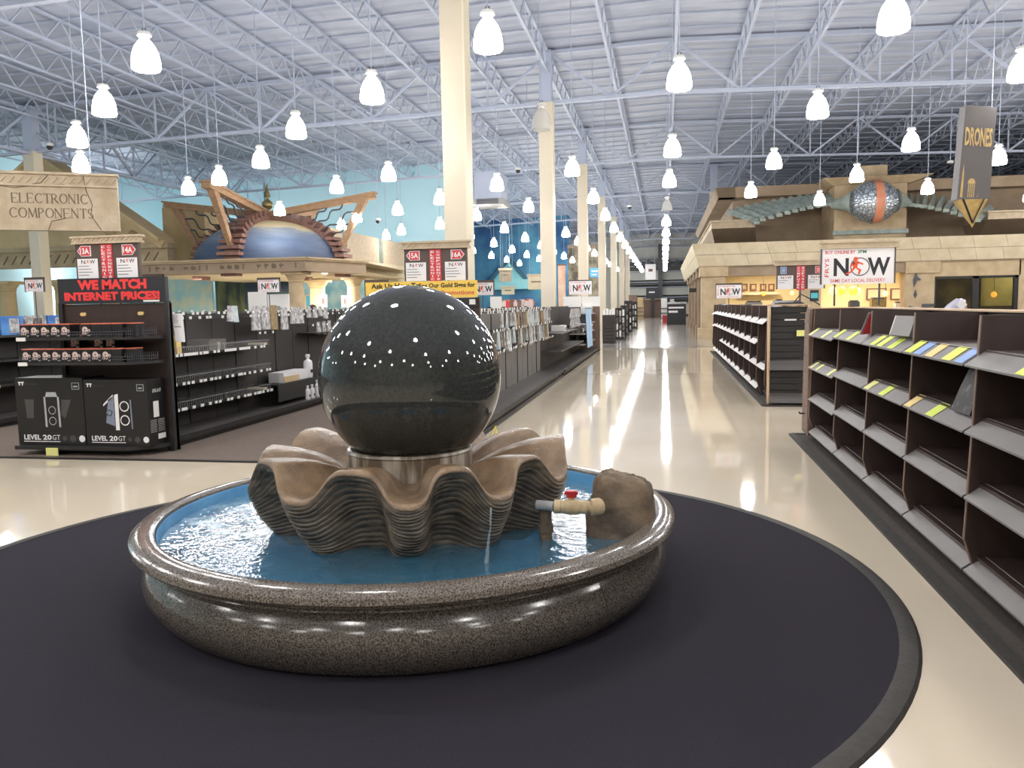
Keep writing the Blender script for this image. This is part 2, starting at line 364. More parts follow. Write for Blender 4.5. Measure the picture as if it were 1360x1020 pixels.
# ------------------------------------------------------------------ pendant lamps
shade = MB().lathe([(.07, .20), (.095, .17), (.145, .10), (.185, 0), (.205, -.12), (.207, -.20), (.19, -.225)], 14)
mouth = MB().lathe([(.19, -.225), (.1, -.238), (.001, -.238)], 14)
cap = MB().lathe([(.001, .31), (.085, .31), (.1, .29), (.1, .255), (.07, .25), (.07, .20)], 12)
LN = {}
def lamp(x, y, z, label, group, lit=True, parts=True):
    if group: t = thing('pendant_lamp', label, 'lamp', (x, y, z), group)
    else: t = thing('pendant_lamp', label, 'lamp', (x, y, z))
    zr = roofz(x) - z
    key = ('s', lit)
    if key not in LN:
        o = obj('glass_shade', shade, M['lamp'] if lit else M['lampdim'], t, 60, world=False); LN[key] = o.data
    else: obj('glass_shade', LN[key], None, t)
    if lit:
        if 'l' not in LN: LN['l'] = obj('lens', mouth, M['lens'], t, 60, world=False).data
        else: obj('lens', LN['l'], None, t)
    if 'c' not in LN: LN['c'] = obj('ballast_cap', cap, M['white'], t, 40, world=False).data
    else: obj('ballast_cap', LN['c'], None, t)
    if 'r' not in LN: LN['r'] = obj('hanging_cord', MB().tube([(0, 0, 0), (0, 0, 1)], .012, 5), M['steeld'], t, world=False).data; r = t.children[-1]
    else: r = obj('hanging_cord', LN['r'], None, t)
    r.location = (0, 0, .31); r.scale = (1, 1, max(.1, zr - .31))
    if parts:
        if 'h' not in LN: LN['h'] = obj('hook', MB().tube([(.03 * math.sin(a / 8 * 2 * PI), 0, .34 + .03 * math.cos(a / 8 * 2 * PI)) for a in range(9)], .008, 5), M['iron'], t, world=False).data
        else: obj('hook', LN['h'], None, t)
    return t
near = {-6: [(-14.363,18.584),(-14.161,22.992)], -5: [(-12.244,15.783),(-12.259,21.47),(-12.357,32.218),(-12.521,38.492)],
        -4: [(-9.867,13.48),(-9.849,19.25),(-9.838,24.037),(-9.984,30.312)], -3: [(-7.455,11.177),(-7.462,16.183),(-7.551,22.225),(-7.594,27.7),(-7.594,33.347)],
        -2: [(-4.94,13.804),(-4.99,19.6),(-5.046,25.061),(-5.043,31.024)], -1: [(-2.4,11.486),(-2.445,16.831),(-2.481,22.837),(-2.44,29.194)],
        0: [(.246,14.265),(.197,20.608),(.158,25.893),(.114,32.547),(.102,38.738)], 1: [(2.985,11.963),(2.925,17.087),(2.886,23.205),(2.9,29.3)],
        2: [(5.76,15.122),(5.81,21.434),(5.698,26.541)], 3: [(8.7,12.6),(8.75,18.4),(8.793,24.35)], 4: [(11.6,15.4),(11.6,21.4)]}
rown = {-6: 'sixth row left of the aisle', -5: 'fifth row left of the aisle', -4: 'fourth row left of the aisle', -3: 'third row left of the aisle', -2: 'second row left of the aisle',
        -1: 'first row left of the aisle', 0: 'row straight over the aisle', 1: 'first row right of the aisle', 2: 'second row right of the aisle', 3: 'third row right of the aisle', 4: 'fourth row right of the aisle'}
for k in sorted(near):
    ps = near[k]
    for i, (x, y) in enumerate(ps):
        if k == -1 and i == 1:
            lamp(x, y, 5.35, 'unlit clear glass bell lamp hanging beside the second cream column', None, lit=False); continue
        if k == 0 and i == 3:
            lamp(x, y, 5.35, 'unlit clear glass bell lamp in the lit row over the aisle', None, lit=False); continue
        lamp(x, y, 5.35, f'bright bell-shaped pendant lamp, {ords[i]} in the {rown[k]}', None)
    # carry each row on to the far wall and back over the camera
    x, y = ps[-1]
    if k >= 1: stop = 33
    elif k == -4: stop = 74
    elif k < -4: stop = 44
    else: stop = 97
    n = len(ps)
    while y + 6 < stop:
        y += 6.0
        lamp(x, y, 5.35, f'distant bell lamp, {nth(n)} from the front in the {rown[k]}', 'distant pendant lamps', parts=False); n += 1
    x, y = ps[0]
    for i, yy in enumerate((y - 6.5, y - 13, y - 19)):
        if yy > -9 and -6 < k < 5: lamp(x, yy, 5.35, f'bell lamp over the fountain end, {nth(i)} in the {rown[k]}', 'lamps over the entrance end', parts=False)
RW = {-10: 'added tenth row left', -9: 'added ninth row left', -8: 'eighth row left', -7: 'seventh row left', 5: 'fifth row right', 6: 'sixth row right', 7: 'seventh row right', 8: 'eighth row right'}  # two outermost left rows are unseen, added to brighten the turquoise wall
for k in RW:
    for i in range(4 if k > 0 else 2): lamp(.2 + 2.6 * k, (12.5 if k % 2 else 15) + 7 * i - (9 if k < -8 else 0), 5.3, f'side department bell lamp, {nth(i)} in the {RW[k]} of the aisle', 'lamps over the side departments', parts=False)
# ceiling fixtures: unit heater and dome cameras
p = at(652, 252, Y=34); t = thing('unit_heater', 'pale grey boxed ceiling heater with dark louvre hanging behind the nearest column', 'heater', (p.x, 34, 0))
a = at(632, 232, Y=34); b = at(668, 268, Y=34)
obj('housing', MB().box(a.x, b.x, 33.6, 35, b.z + .1, a.z), M['steel'], t)
obj('outlet', MB().box(a.x - .05, b.x + .1, 33.5, 35.1, b.z - .15, b.z + .1), M['grey'], t)
for i in range(4): obj('louvre', MB().box(a.x + .1, b.x - .1, 33.44, 33.5, b.z - .12 + i * .055, b.z - .09 + i * .055), M['iron'], t)
obj('hanger_rod', MB().tube([(a.x + .2, 34.3, a.z), (a.x + .2, 34.3, roofz(a.x))], .02), M['steeld'], t)
obj('hanger_rod', MB().tube([(b.x - .2, 34.3, a.z), (b.x - .2, 34.3, roofz(b.x))], .02), M['steeld'], t)
for i in range(4): lamp(-12.6, 54 + 6 * i, 5.35, f'distant bell lamp before the deep blue mural wall, {nth(i)} from the front', 'distant pendant lamps', parts=False)
for (px, py, Y, lb) in ((66, 194, 27, 'beside the slim column at far left'), (688, 226, 38, 'on a pole in front of the second cream column'), (836, 275, 48, 'on a long pole over the aisle'), (502, 293, 38, 'near the right end of the dome pavilion'), (1262, 217, 38.5, 'on a white pole left of the hanging grey banner'), (727, 298, 30, 'low beside the second cream column')):
    p = at(px, py, Y=Y); t = thing('security_camera', f'small dome security camera {lb}', 'security camera', (p.x, p.y, p.z))
    obj('dome', MB().lathe([(.001, -.14), (.07, -.12), (.11, -.05), (.11, 0)], 12, p), M['black'], t, 60)
    obj('collar', MB().lathe([(.12, 0), (.13, .02), (.13, .1), (.05, .12), (.001, .12)], 12, p), M['white'], t, 40)
    obj('pole', MB().tube([(p.x, p.y, p.z + .12), (p.x, p.y, roofz(p.x))], .022, 6), M['steel'], t)
# ------------------------------------------------------------------ round rug and fountain
from mathutils import noise
t = thing('round_rug', 'large round charcoal rug with dark rubber edge lying under the stone fountain', 'rug', (-1.63, 4.57, 0))
obj('pile', MB().lathe([(.001, .016), (1, .016), (2.2, .016), (2.79, .016), (2.80, .012)], 128, (-1.63, 4.57, 0)), M['rug'], t)
obj('border', MB().lathe([(2.78, .019), (2.82, .021), (2.86, .014), (2.875, 0)], 128, (-1.63, 4.57, 0)), M['rubber'], t, 30)
FX, FY = -1.47, 4.56
t = thing('fountain_basin', 'round polished granite fountain basin with rolled rim holding blue water', 'fountain', (FX, FY, 0))
basep = [(1.30, .016), (1.37, .018), (1.40, .04), (1.44, .09), (1.468, .14), (1.478, .19), (1.468, .24), (1.445, .28), (1.43, .30), (1.43, .325), (1.30, .325), (1.30, .016)]
rimp = [(1.36, .328), (1.435, .328), (1.462, .332), (1.472, .342), (1.466, .353), (1.472, .358), (1.508, .368), (1.530, .392), (1.527, .418), (1.505, .437), (1.47, .446), (1.42, .447), (1.402, .441), (1.396, .425), (1.394, .328), (1.36, .328)]
NS = 8
for prof, nm, mm in ((basep, 'base_stone', M['granite2']), (rimp, 'rim_stone', M['granite'])):
    for k in range(NS):
        g = .0016; a0 = -PI / 2 + .17 + k * 2 * PI / NS
        obj(nm, MB().lathe(prof, 24, (FX, FY, 0), a0 + g, a0 + 2 * PI / NS - g, cap=True), mm, t, 35)
core = MB().lathe([(1.35, .02), (1.395, .042), (1.435, .09), (1.463, .14), (1.473, .19), (1.463, .24), (1.44, .28), (1.425, .30), (1.425, .335), (1.465, .345), (1.467, .36), (1.503, .373), (1.525, .393), (1.522, .416), (1.502, .433), (1.47, .442), (1.41, .442)], 96, (FX, FY, 0))
obj('joint_filler', core, M['joint'], t)
obj('blue_liner', MB().lathe([(1.394, .425), (1.388, .415), (1.386, .12), (1.36, .09), (.001, .09)], 96, (FX, FY, 0)), M['liner'], t, 40)
# water
wm = bpy.data.materials.new('pool_water'); wm.use_nodes = True; nt = wm.node_tree; nt.nodes.clear(); N = nt.nodes.new
out = N('ShaderNodeOutputMaterial'); tr = N('ShaderNodeBsdfTransparent'); tr.inputs[0].default_value = (.72, .90, .98, 1)
gl = N('ShaderNodeBsdfGlossy'); gl.inputs['Roughness'].default_value = .02; fr = N('ShaderNodeFresnel'); fr.inputs[0].default_value = 1.22
mx = N('ShaderNodeMixShader'); foam = N('ShaderNodeBsdfDiffuse'); foam.inputs[0].default_value = (.62, .78, .88, 1); dye = N('ShaderNodeBsdfDiffuse'); dye.inputs[0].default_value = (.10, .36, .56, 1); mx0 = N('ShaderNodeMixShader'); mx0.inputs[0].default_value = .45; hf = N('ShaderNodeMath'); hf.operation = 'MULTIPLY'; hf.inputs[1].default_value = .6; mx2 = N('ShaderNodeMixShader')
tc = N('ShaderNodeTexCoord'); n1 = N('ShaderNodeTexNoise'); n1.inputs['Scale'].default_value = 15; n1.inputs['Detail'].default_value = 3
n2 = N('ShaderNodeTexNoise'); n2.inputs['Scale'].default_value = 6; n2.inputs['Detail'].default_value = 8; n2.inputs['Roughness'].default_value = .7
bp = N('ShaderNodeBump'); bp.inputs['Strength'].default_value = .4; bp.inputs['Distance'].default_value = .03
rp = N('ShaderNodeValToRGB'); rp.color_ramp.elements[0].position = .42; rp.color_ramp.elements[1].position = .8
# churned, foamy water where the bowl spills on its left side
vm = N('ShaderNodeVectorMath'); vm.operation = 'DISTANCE'; vm.inputs[1].default_value = (-.95, -.12, .36)
mr = N('ShaderNodeMapRange'); mr.inputs[1].default_value = .1; mr.inputs[2].default_value = .75; mr.inputs[3].default_value = 1; mr.inputs[4].default_value = .0
mu = N('ShaderNodeMath'); mu.operation = 'MULTIPLY'
lk = nt.links.new
lk(tc.outputs['Object'], n1.inputs[0]); lk(tc.outputs['Object'], n2.inputs[0]); lk(tc.outputs['Object'], vm.inputs[0]); lk(vm.outputs['Value'], mr.inputs[0])
lk(n1.outputs[0], bp.inputs['Height']); lk(bp.outputs[0], gl.inputs['Normal']); lk(bp.outputs[0], fr.inputs['Normal'])
lk(fr.outputs[0], hf.inputs[0]); lk(hf.outputs[0], mx.inputs[0]); lk(tr.outputs[0], mx0.inputs[1]); lk(dye.outputs[0], mx0.inputs[2]); lk(mx0.outputs[0], mx.inputs[1]); lk(gl.outputs[0], mx.inputs[2])
lk(n2.outputs[0], rp.inputs[0]); lk(rp.outputs[0], mu.inputs[0]); lk(mr.outputs[0], mu.inputs[1]); lk(mu.outputs[0], mx2.inputs[0])
lk(mx.outputs[0], mx2.inputs[1]); lk(foam.outputs[0], mx2.inputs[2]); lk(mx2.outputs[0], out.inputs[0])
wb = MB().lathe([(.5, .36), (.8, .36), (1.1, .36), (1.384, .36)], 96)
wb.v = [(x, y, z) for x, y, z in wb.v]
o = obj('pool_water', wb, wm, None, 60, kind='stuff'); o.location = (FX, FY, 0); tag(o, 'rippling clear water over the blue floor of the fountain basin', 'water')
# scalloped shell bowl
SC = (FX, FY)
val = [-19, 17, 47, 81, 120, 154, 190, 226, 262, 302]       # dips of the edge, degrees from the front, anticlockwise seen from below
def wave(a):                                                # 1 on a crest, -1 in a dip
    d = (math.degrees(a) + 90) % 360                          # 0 is towards the front
    vs = sorted(v % 360 for v in val)
    for i, v in enumerate(vs):
        nx = vs[(i + 1) % len(vs)] + (360 if i == len(vs) - 1 else 0)
        dd = d if d >= vs[0] else d + 360
        if v <= dd < nx: return -math.cos(2 * PI * (dd - v) / (nx - v))
    return -1
NA, NTOP, NOUT = 480, 14, 110
bowl = MB(); vs = []
def edge(a):
    wv = wave(a); s = .5 + .5 * math.tanh(1.7 * wv + .25) / math.tanh(1.95); s = max(0, min(1, s))
    j = .02 * math.sin(3 * a + 1) + .015 * math.sin(5 * a)
    return .905 - .055 * s + j, .655 + .165 * s + .5 * j, s
for i in range(NA):
    a = 2 * PI * i / NA; re, ze, s = edge(a); ca, sa = math.cos(a), math.sin(a)
    for q in range(NTOP):                                   # inside, from the pedestal out to the lip
        k = q / (NTOP - 1); r = .34 + (re - .34) * k
        z = .64 + (ze - .64) * (k ** (.75 if s > .3 else 1.2)) + .0 + .03 * s * math.sin(PI * k)
        z += .004 * noise.noise((r * ca * 14, r * sa * 14, 3))
        vs.append((FX + r * ca, FY + r * sa, z))
    for q in range(1, 5):                                   # rolled lip
        k = q / 4; vs.append((FX + (re + .03 * math.sin(k * PI / 2)) * ca, FY + (re + .03 * math.sin(k * PI / 2)) * sa, ze - .025 * (1 - math.cos(k * PI / 2))))
    ro, zo = re + .03, ze - .025
    for q in range(1, NOUT + 1):                            # outside wall with growth ridges that follow the lip
        k = q / NOUT; z = zo + (.30 - zo) * k
        rb = .66 - .16 * (s - .5) * (1 - .25 * k)
        prof = (1 - k) ** .9
        r = rb + (ro - rb) * prof - .085 * math.sin(PI * k) * (s) + .03 * math.sin(PI * k) * (1 - s)
        ph = k * 17 + 1.5 * noise.noise((ca * 2.5, sa * 2.5, k * 3))
        rid = abs((ph % 1) - .35); r += .017 * (1 - min(1, rid / .6) ** 1.5) * min(1, k * 9) * (.75 + .5 * noise.noise((ca * 9, sa * 9, k * 11)))
        vs.append((FX + r * ca, FY + r * sa, z))
R_ = NTOP + 4 + NOUT
fs = [(i * R_ + q, ((i + 1) % NA) * R_ + q, ((i + 1) % NA) * R_ + q + 1, i * R_ + q + 1) for i in range(NA) for q in range(R_ - 1)]
bowl.add(vs, fs); bowl.m = [0 if (k % (R_ - 1)) < NTOP + 3 else 1 for k in range(len(fs))]
M['shell_in'] = mat('wet_tan_stone', L(140, 116, 90), L(108, 88, 68), scale=9, detail=7, rough=.25, bump=.35, bscale=90)
M['shell_out'] = mat('ridged_brown_stone', L(116, 104, 88), L(66, 58, 50), scale=7, detail=8, rough=.45, bump=.4, bscale=60, stretch=(1, 1, 3))
t = thing('shell_bowl', 'scalloped tan stone shell bowl with ridged wavy sides standing in the pool', 'fountain bowl', (FX, FY, .3))
obj('shell', bowl, [M['shell_in'], M['shell_out']], t, 70)
ps = mat('lime_streaked_stone', L(92, 78, 62), L(166, 158, 144), scale=7, detail=5, rough=.3, stretch=(2, 2, .25), lo=.44, hi=.6)
obj('pedestal_ring', MB().lathe([(.385, .61), (.385, .635), (.362, .64), (.362, .765), (.368, .773), (.362, .787), (.345, .79), (.325, .78), (.30, .745), (.30, .63)], 72, (FX, FY, 0)), ps, t, 35)
obj('foot', MB().lathe([(.48, .09), (.52, .2), (.58, .35)], 48, (FX, FY, 0)), M['shell_out'], t, 40)
o = obj('granite_ball', MB().lathe([(.528 * math.sin(PI * k / 64) + 1e-4, -.528 * math.cos(PI * k / 64)) for k in range(65)], 112), M['ball'], None, 60)
o.location = (FX + .015, FY, 1.197); tag(o, 'large glossy black granite ball resting on the stone pedestal of the fountain', 'ball')
wsm = mat('falling_water', L(190, 205, 210), rough=.05, alpha=.3)
for (px, y0, y1, Y) in ((652, 674, 742, 3.78), (536, 676, 746, 3.62)):
    a = at(px, y0, Y=Y); b = at(px - 6, y1, Y=Y)
    o = obj('water_trickle', MB().tube([(a.x, a.y, a.z), (a.x, a.y - .02, a.z - .1), (a.x - .01, a.y - .005, (a.z + b.z) / 2), (b.x, b.y, .36)], [.005, .004, .005, .012], 6), wsm, None, 60, kind='stuff')
    tag(o, 'thin trickle of water falling from the %s of the shell bowl' % ('right front dip' if px > 600 else 'middle front dip'), 'water')
    break
# boulder and the valve pipe that feeds the bowl
rk = MB(); NU, NV = 64, 44; vs = []; rc = (-.235, 4.42, .40)
for j in range(NV + 1):
    for i in range(NU):
        u = 2 * PI * i / NU; v = PI * j / NV
        f = lambda x, e: math.copysign(abs(x) ** e, x)
        p = Vector((f(math.sin(v), .42) * f(math.cos(u), .5), f(math.sin(v), .42) * f(math.sin(u), .5), -f(math.cos(v), .45)))
        n = .10 * noise.noise(p * 1.5 + Vector((3, 1, 7))) + .06 * noise.noise(p * 3.5) + .035 * noise.noise(p * 9)
        p *= 1 + n; tap = 1 - .10 * max(0, p.z)
        vs.append((rc[0] + p.x * .18 * tap + .02 * p.z, rc[1] + p.y * .18 * tap, rc[2] + p.z * (.27 if p.z > 0 else .30) - .03 * p.x))
rk.add(vs, [(j * NU + i, j * NU + (i + 1) % NU, (j + 1) * NU + (i + 1) % NU, (j + 1) * NU + i) for j in range(NV) for i in range(NU)])
o = obj('boulder', rk, M['rock'], None, 70); tag(o, 'rounded tan boulder sitting in the pool against the right rim', 'rock')
vy = 4.16; pz = .55; x0 = -.66
t = thing('valve_pipe', 'cream plastic pipe with red-handled valve between the shell bowl and boulder', 'pipe', (-.48, vy, pz))
obj('pipe', MB().tube([(x0, vy + .02, pz), (-.565, vy, pz)], .026, 14), M['grey'], t, 40)
obj('standpipe', MB().tube([(-.62, vy + .05, .1), (-.62, vy + .05, pz)], .034, 14).tube([(-.62, vy + .05, .40), (-.62, vy + .05, .44)], .042, 14), M['rock'], t, 40)
obj('valve_body', MB().tube([(-.565, vy, pz), (-.563, vy, pz), (-.53, vy, pz), (-.528, vy, pz), (-.50, vy, pz), (-.45, vy, pz), (-.42, vy, pz), (-.418, vy, pz), (-.39, vy, pz)], [.026, .036, .036, .03, .042, .042, .03, .036, .036], 16).tube([(-.475, vy, pz), (-.475, vy, pz + .055)], .018, 12), M['pvc'], t, 40)
obj('union_nut', MB().tube([(-.39, vy, pz), (-.388, vy, pz), (-.375, vy, pz), (-.373, vy, pz), (-.35, vy + .01, pz), (-.33, vy + .03, pz)], [.03, .03, .03, .044, .046, .044], 10), M['pvc'], t, 40)
obj('handle', MB().tube([(-.475, vy, pz + .052), (-.475, vy, pz + .085)], .026, 8).box(-.51, -.44, vy - .012, vy + .012, pz + .066, pz + .082), M['red'], t)
# ------------------------------------------------------------------ signs
def runner(mb, c, u, v, s, m):                                # abstract running figure of the delivery logo
    P = lambda a, b: Vector(c) + Vector(u) * (a * s) + Vector(v) * (b * s)
    mb.disc(P(.0, .42), u, v, .12 * s, 10, m)
    for q in ([(-.12, .3), (.14, .3), (.08, -.05), (-.14, -.05)], [(.1, .3), (.38, .18), (.4, .1), (.1, .18)], [(-.1, .28), (-.3, .06), (-.24, .0), (-.06, .16)],
              [(-.14, -.05), (.0, -.05), (-.2, -.3), (-.5, -.42), (-.5, -.34), (-.28, -.24)], [(-.02, -.05), (.1, -.05), (.3, -.16), (.2, -.42), (.12, -.42), (.16, -.2)]):
        mb.add([P(*x) for x in q], [tuple(range(len(q)))], m)
def now_panel(parent, c, u, wid, hei, big=False):             # c is the centre of the printed face, slightly proud of the board
    c = Vector(c); u = Vector(u); v = UZ; n = u.cross(v)
    P = lambda a, b: c + u * (a * wid) + v * (b * hei) + n * .002
    mb = MB()
    put_text(mb, 'N', P(-.23, -.02), u, v, .21 * wid, .5 * hei, .03, m=0); put_text(mb, 'W', P(.29, -.02), u, v, .31 * wid, .5 * hei, .03, m=0)
    mb.disc(P(.03, -.02), u, v, .26 * hei, 20, 0, .235 * hei)
    obj('lettering', mb, M['ink'], parent)
    f = MB(); runner(f, P(-.03, -.02) + n * .002, u, v, .52 * hei, 0); obj('running_figure', f, M['fred'], parent)
    r = MB(); put_text(r, 'FRYS', P(-.43, -.03), v, -u, .52 * hei, .06 * wid, .01)
    if big:
        put_text(r, 'BUY ONLINE BY', P(-.245, .4), u, v, .42 * wid, .095 * hei, .02); put_text(r, 'SAME DAY LOCAL DELIVERY', P(-.0, -.4), u, v, .76 * wid, .1 * hei, .005)
        text('time_lettering', '3PM', P(.055, .4), u, v, .12 * wid, .095 * hei, M['green'], parent, .02)
    else:
        put_text(r, 'BUY ONLINE BY 3PM', P(-.1, .38), u, v, .66 * wid, .08 * hei, .02); put_text(r, 'SAME DAY LOCAL DELIVERY', P(.0, -.4), u, v, .76 * wid, .07 * hei)
    obj('red_lettering', r, M['sred'], parent)
def cornice(mb, x0, x1, y, z0, z1, d=.05, m=0):                # carved strip on top of a sign, front at y
    h = z1 - z0
    mb.box(x0, x1, y - d, y + d, z0, z0 + h * .25, m).box(x0 + .01, x1 - .01, y - d * .8, y + d * .8, z0 + h * .25, z0 + h * .75, m).box(x0 - .01, x1 + .01, y - d * 1.1, y + d * 1.1, z0 + h * .75, z1, m)
    n = int((x1 - x0) / .06)
    for i in range(n):
        a = x0 + (x1 - x0) * (i + .2) / n; b = x0 + (x1 - x0) * (i + .8) / n
        mb.bar((a, y - d * .85, z0 + h * .33), (b, y - d * .85, z0 + h * .68), .012, .012, m)
def card_sign(x, y, z0, w_, h_, label, zb, pole=True):
    t = thing('delivery_sign', label, 'sign', (x, y, zb), 'small delivery signs')
    obj('board', MB().box(x - w_/2, x + w_/2, y, y + .02, z0, z0 + h_), M['signw'], t)
    obj('frame', MB().box(x - w_/2 - .012, x - w_/2, y - .004, y + .024, z0 - .01, z0 + h_ + .03).box(x + w_/2, x + w_/2 + .012, y - .004, y + .024, z0 - .01, z0 + h_ + .03).box(x - w_/2 - .012, x + w_/2 + .012, y - .006, y + .026, z0 + h_, z0 + h_ + .035), M['signbr'], t)
    now_panel(t, (x, y, z0 + h_/2), UX, w_, h_)
    if pole: obj('post', MB().tube([(x, y + .012, zb), (x, y + .012, z0)], .008, 6), M['iron'], t)
    return t
def aisle_sign(xa, ya, za, xb, zb_, label, left, right, words, foot, poles=None, kind=0):
    # front face at ya, from xa to xb, top of cornice za, bottom zb_
    t = thing('aisle_sign', label, 'sign', ((xa + xb) / 2, ya, foot)); W_ = xb - xa; ch = .09
    obj('board', MB().box(xa + .03, xb - .03, ya, ya + .04, zb_, za - ch), M['signbr'], t)
    mb = MB(); cornice(mb, xa, xb, ya + .02, za - ch, za); obj('cornice', mb, M['stone'], t)
    H = za - ch - zb_; xm = (xa + xb) / 2; sw = W_ * .085
    sp = obj('red_strip', MB().box(xm - sw, xm + sw, ya - .008, ya, zb_ - .02, za - ch - .01), M['sred'], t)
    for wd, ox in zip(words, (-.5, .5)):
        mb = MB()
        for i, chh in enumerate(wd): put_text(mb, chh, (xm + ox * sw, ya - .011, za - ch - .02 - (i + .5) * (H - .02) / len(wd)), UX, UZ, sw * .6 * (.3 if chh == 'I' else 1), (H - .02) / len(wd) * .72, .02)
        obj('strip_lettering', mb, M['signw'], t)
    for sgn, txt in ((-1, left), (1, right)):
        cx = xm + sgn * W_ * .29; cw = W_ * .3
        obj('paper_card', MB().box(cx - cw/2 - .0, cx + cw/2, ya - .006, ya, zb_ + .0, zb_ + H * .58), M['signw'], t)
        mb = MB(); put_text(mb, 'N', (cx - cw * .2, ya - .008, zb_ + H * .49), UX, UZ, cw * .2, H * .11, .01); put_text(mb, 'W', (cx + cw * .25, ya - .008, zb_ + H * .49), UX, UZ, cw * .27, H * .11, .01)
        for r, ln in enumerate((.52, .62, .7, .5) if kind == 0 else (.6, .4)): mb.box(cx - cw * .45, cx - cw * .45 + cw * ln, ya - .008, ya - .0065, zb_ + H * (.36 - .085 * r), zb_ + H * (.375 - .085 * r))
        obj('card_print', mb, M['ink'], t)
        f = MB(); runner(f, (cx + cw * .02, ya - .008, zb_ + H * .49), UX, UZ, H * .12, 0); obj('running_figure', f, M['fred'], t)
        ax = xm + sgn * W_ * .33; az = zb_ + H * .8; aw = W_ * .1; ah = H * .15
        if kind == 0:
            A = lambda g: [(-sgn * aw * g, -ah * g), (sgn * aw * .45 * g, -ah * g), (sgn * aw * 1.0 * g, 0), (sgn * aw * .45 * g, ah * g), (-sgn * aw * g, ah * g)]
        else:
            A = lambda g: [(-aw * .55 * g, -ah * g), (aw * .55 * g, -ah * g), (aw * .55 * g, ah * g), (-aw * .55 * g, ah * g)]
        fn = lambda u, v, w: (ax + u, ya - w, az + v)
        ar = obj('arrow_tag', MB().prism(A(1.0), fn, 0, .008), M['signw'], t)
        obj('arrow_face', MB().prism(A(.88), fn, .008, .011), M['sred'] if (kind == 0 or sgn > 0) else mat('sign_blue', L(84, 122, 176), rough=.5), ar)
        if txt: obj('tag_lettering', put_text(MB(), txt, (ax - sgn * aw * .12, ya - .013, az), UX, UZ, aw * 1.35, ah * 1.15, .03), M['signw'], ar)
        else:
            q = MB(); 
            for i in range(3): q.box(ax - aw * .3, ax + aw * .3, ya - .013, ya - .0115, az - ah * .5 + i * ah * .4, az - ah * .36 + i * ah * .4)
            obj('tag_lettering', q, M['signw'], ar)
    for (px_, z1) in (poles or []): obj('post', MB().tube([(px_, ya + .02, foot), (px_, ya + .02, z1)], .012, 6), M['iron'], t)
    return t
# ------------------------------------------------------------------ left end stand with fan boxes and case cartons
EY = 8.42
t = thing('end_stand', 'black gondola end stand with tapered shelves holding fan boxes and two big cartons', 'display stand', (-6.15, EY, 0))
obj('back_panel', MB().box(-6.86, -5.5, EY, EY + .05, .0, 1.70), M['wine'], t)
for x in (-6.88, -5.53): obj('upright', MB().hexa([(x-.02, EY-.06, 0), (x+.03, EY-.06, 0), (x+.03, EY+.06, 0), (x-.02, EY+.06, 0)], [(x-.02, EY-.03, 1.72), (x+.03, EY-.03, 1.72), (x+.03, EY+.03, 1.72), (x-.02, EY+.03, 1.72)]), M['black'], t)
trap = lambda dx=0, dy=0: [(-6.9, EY - .02), (-6.98, EY - .12), (-7.2 - dx, 7.93 - dy), (-5.72 - dx * .2, 7.93 - dy), (-5.5, EY - .22), (-5.5, EY - .02)]
obj('base_deck', MB().prism([(-7.22, EY), (-7.24, 7.97), (-5.85, 7.97), (-5.55, 8.2), (-5.52, EY)], lambda u, v, w: (u, v, w), .075, .115), M['black'], t)
obj('kick_plate', MB().prism([(-7.0, EY), (-7.0, 8.15), (-5.95, 8.15), (-5.6, 8.3), (-5.55, EY)], lambda u, v, w: (u, v, w), .0, .075), M['black'], t)
SH = [1.335, 1.06]
for z in SH:
    s = obj('shelf', MB().prism([(-7.08, EY - .02), (-7.08, 7.93), (-5.75, 7.93), (-5.55, 8.25), (-5.55, EY - .02)], lambda u, v, w: (u, v, w), z - .03, z), M['black'], t)
    obj('price_tag', MB().box(-7.07, -6.96, 7.915, 7.93, z - .035, z + .005), M['wtag'], s)
    wb = MB()
    for k in range(45): wb.bar((-7.07 + k * .03, 7.94, z), (-7.07 + k * .03, 7.94, z + .06), .004)
    for k in range(16): wb.bar((-5.75 + k * .0125, 7.94 + k * .02, z), (-5.75 + k * .0125, 7.94 + k * .02, z + .10), .004)
    for zz in (.03, .06): wb.bar((-7.07, 7.94, z + zz), (-5.75, 7.94, z + zz), .005).bar((-5.75, 7.94, z + zz), (-5.56, 8.25, z + zz), .005)
    obj('wire_basket', wb, M['iron'], t, kind='stuff')
for x in (-6.6, -5.86): obj('hook_plate', MB().prism([(-.04, -.0), (-.025, .02), (.025, .02), (.04, 0), (.025, -.02), (-.025, -.02)], lambda u, v, w: (x + u, EY - w, 1.585 + v), 0, .012), M['otag'], t)
obj('tall_price_tag', MB().box(-6.83, -6.68, 7.955, 7.965, -.0 + .012, .1), M['ptag'], t)
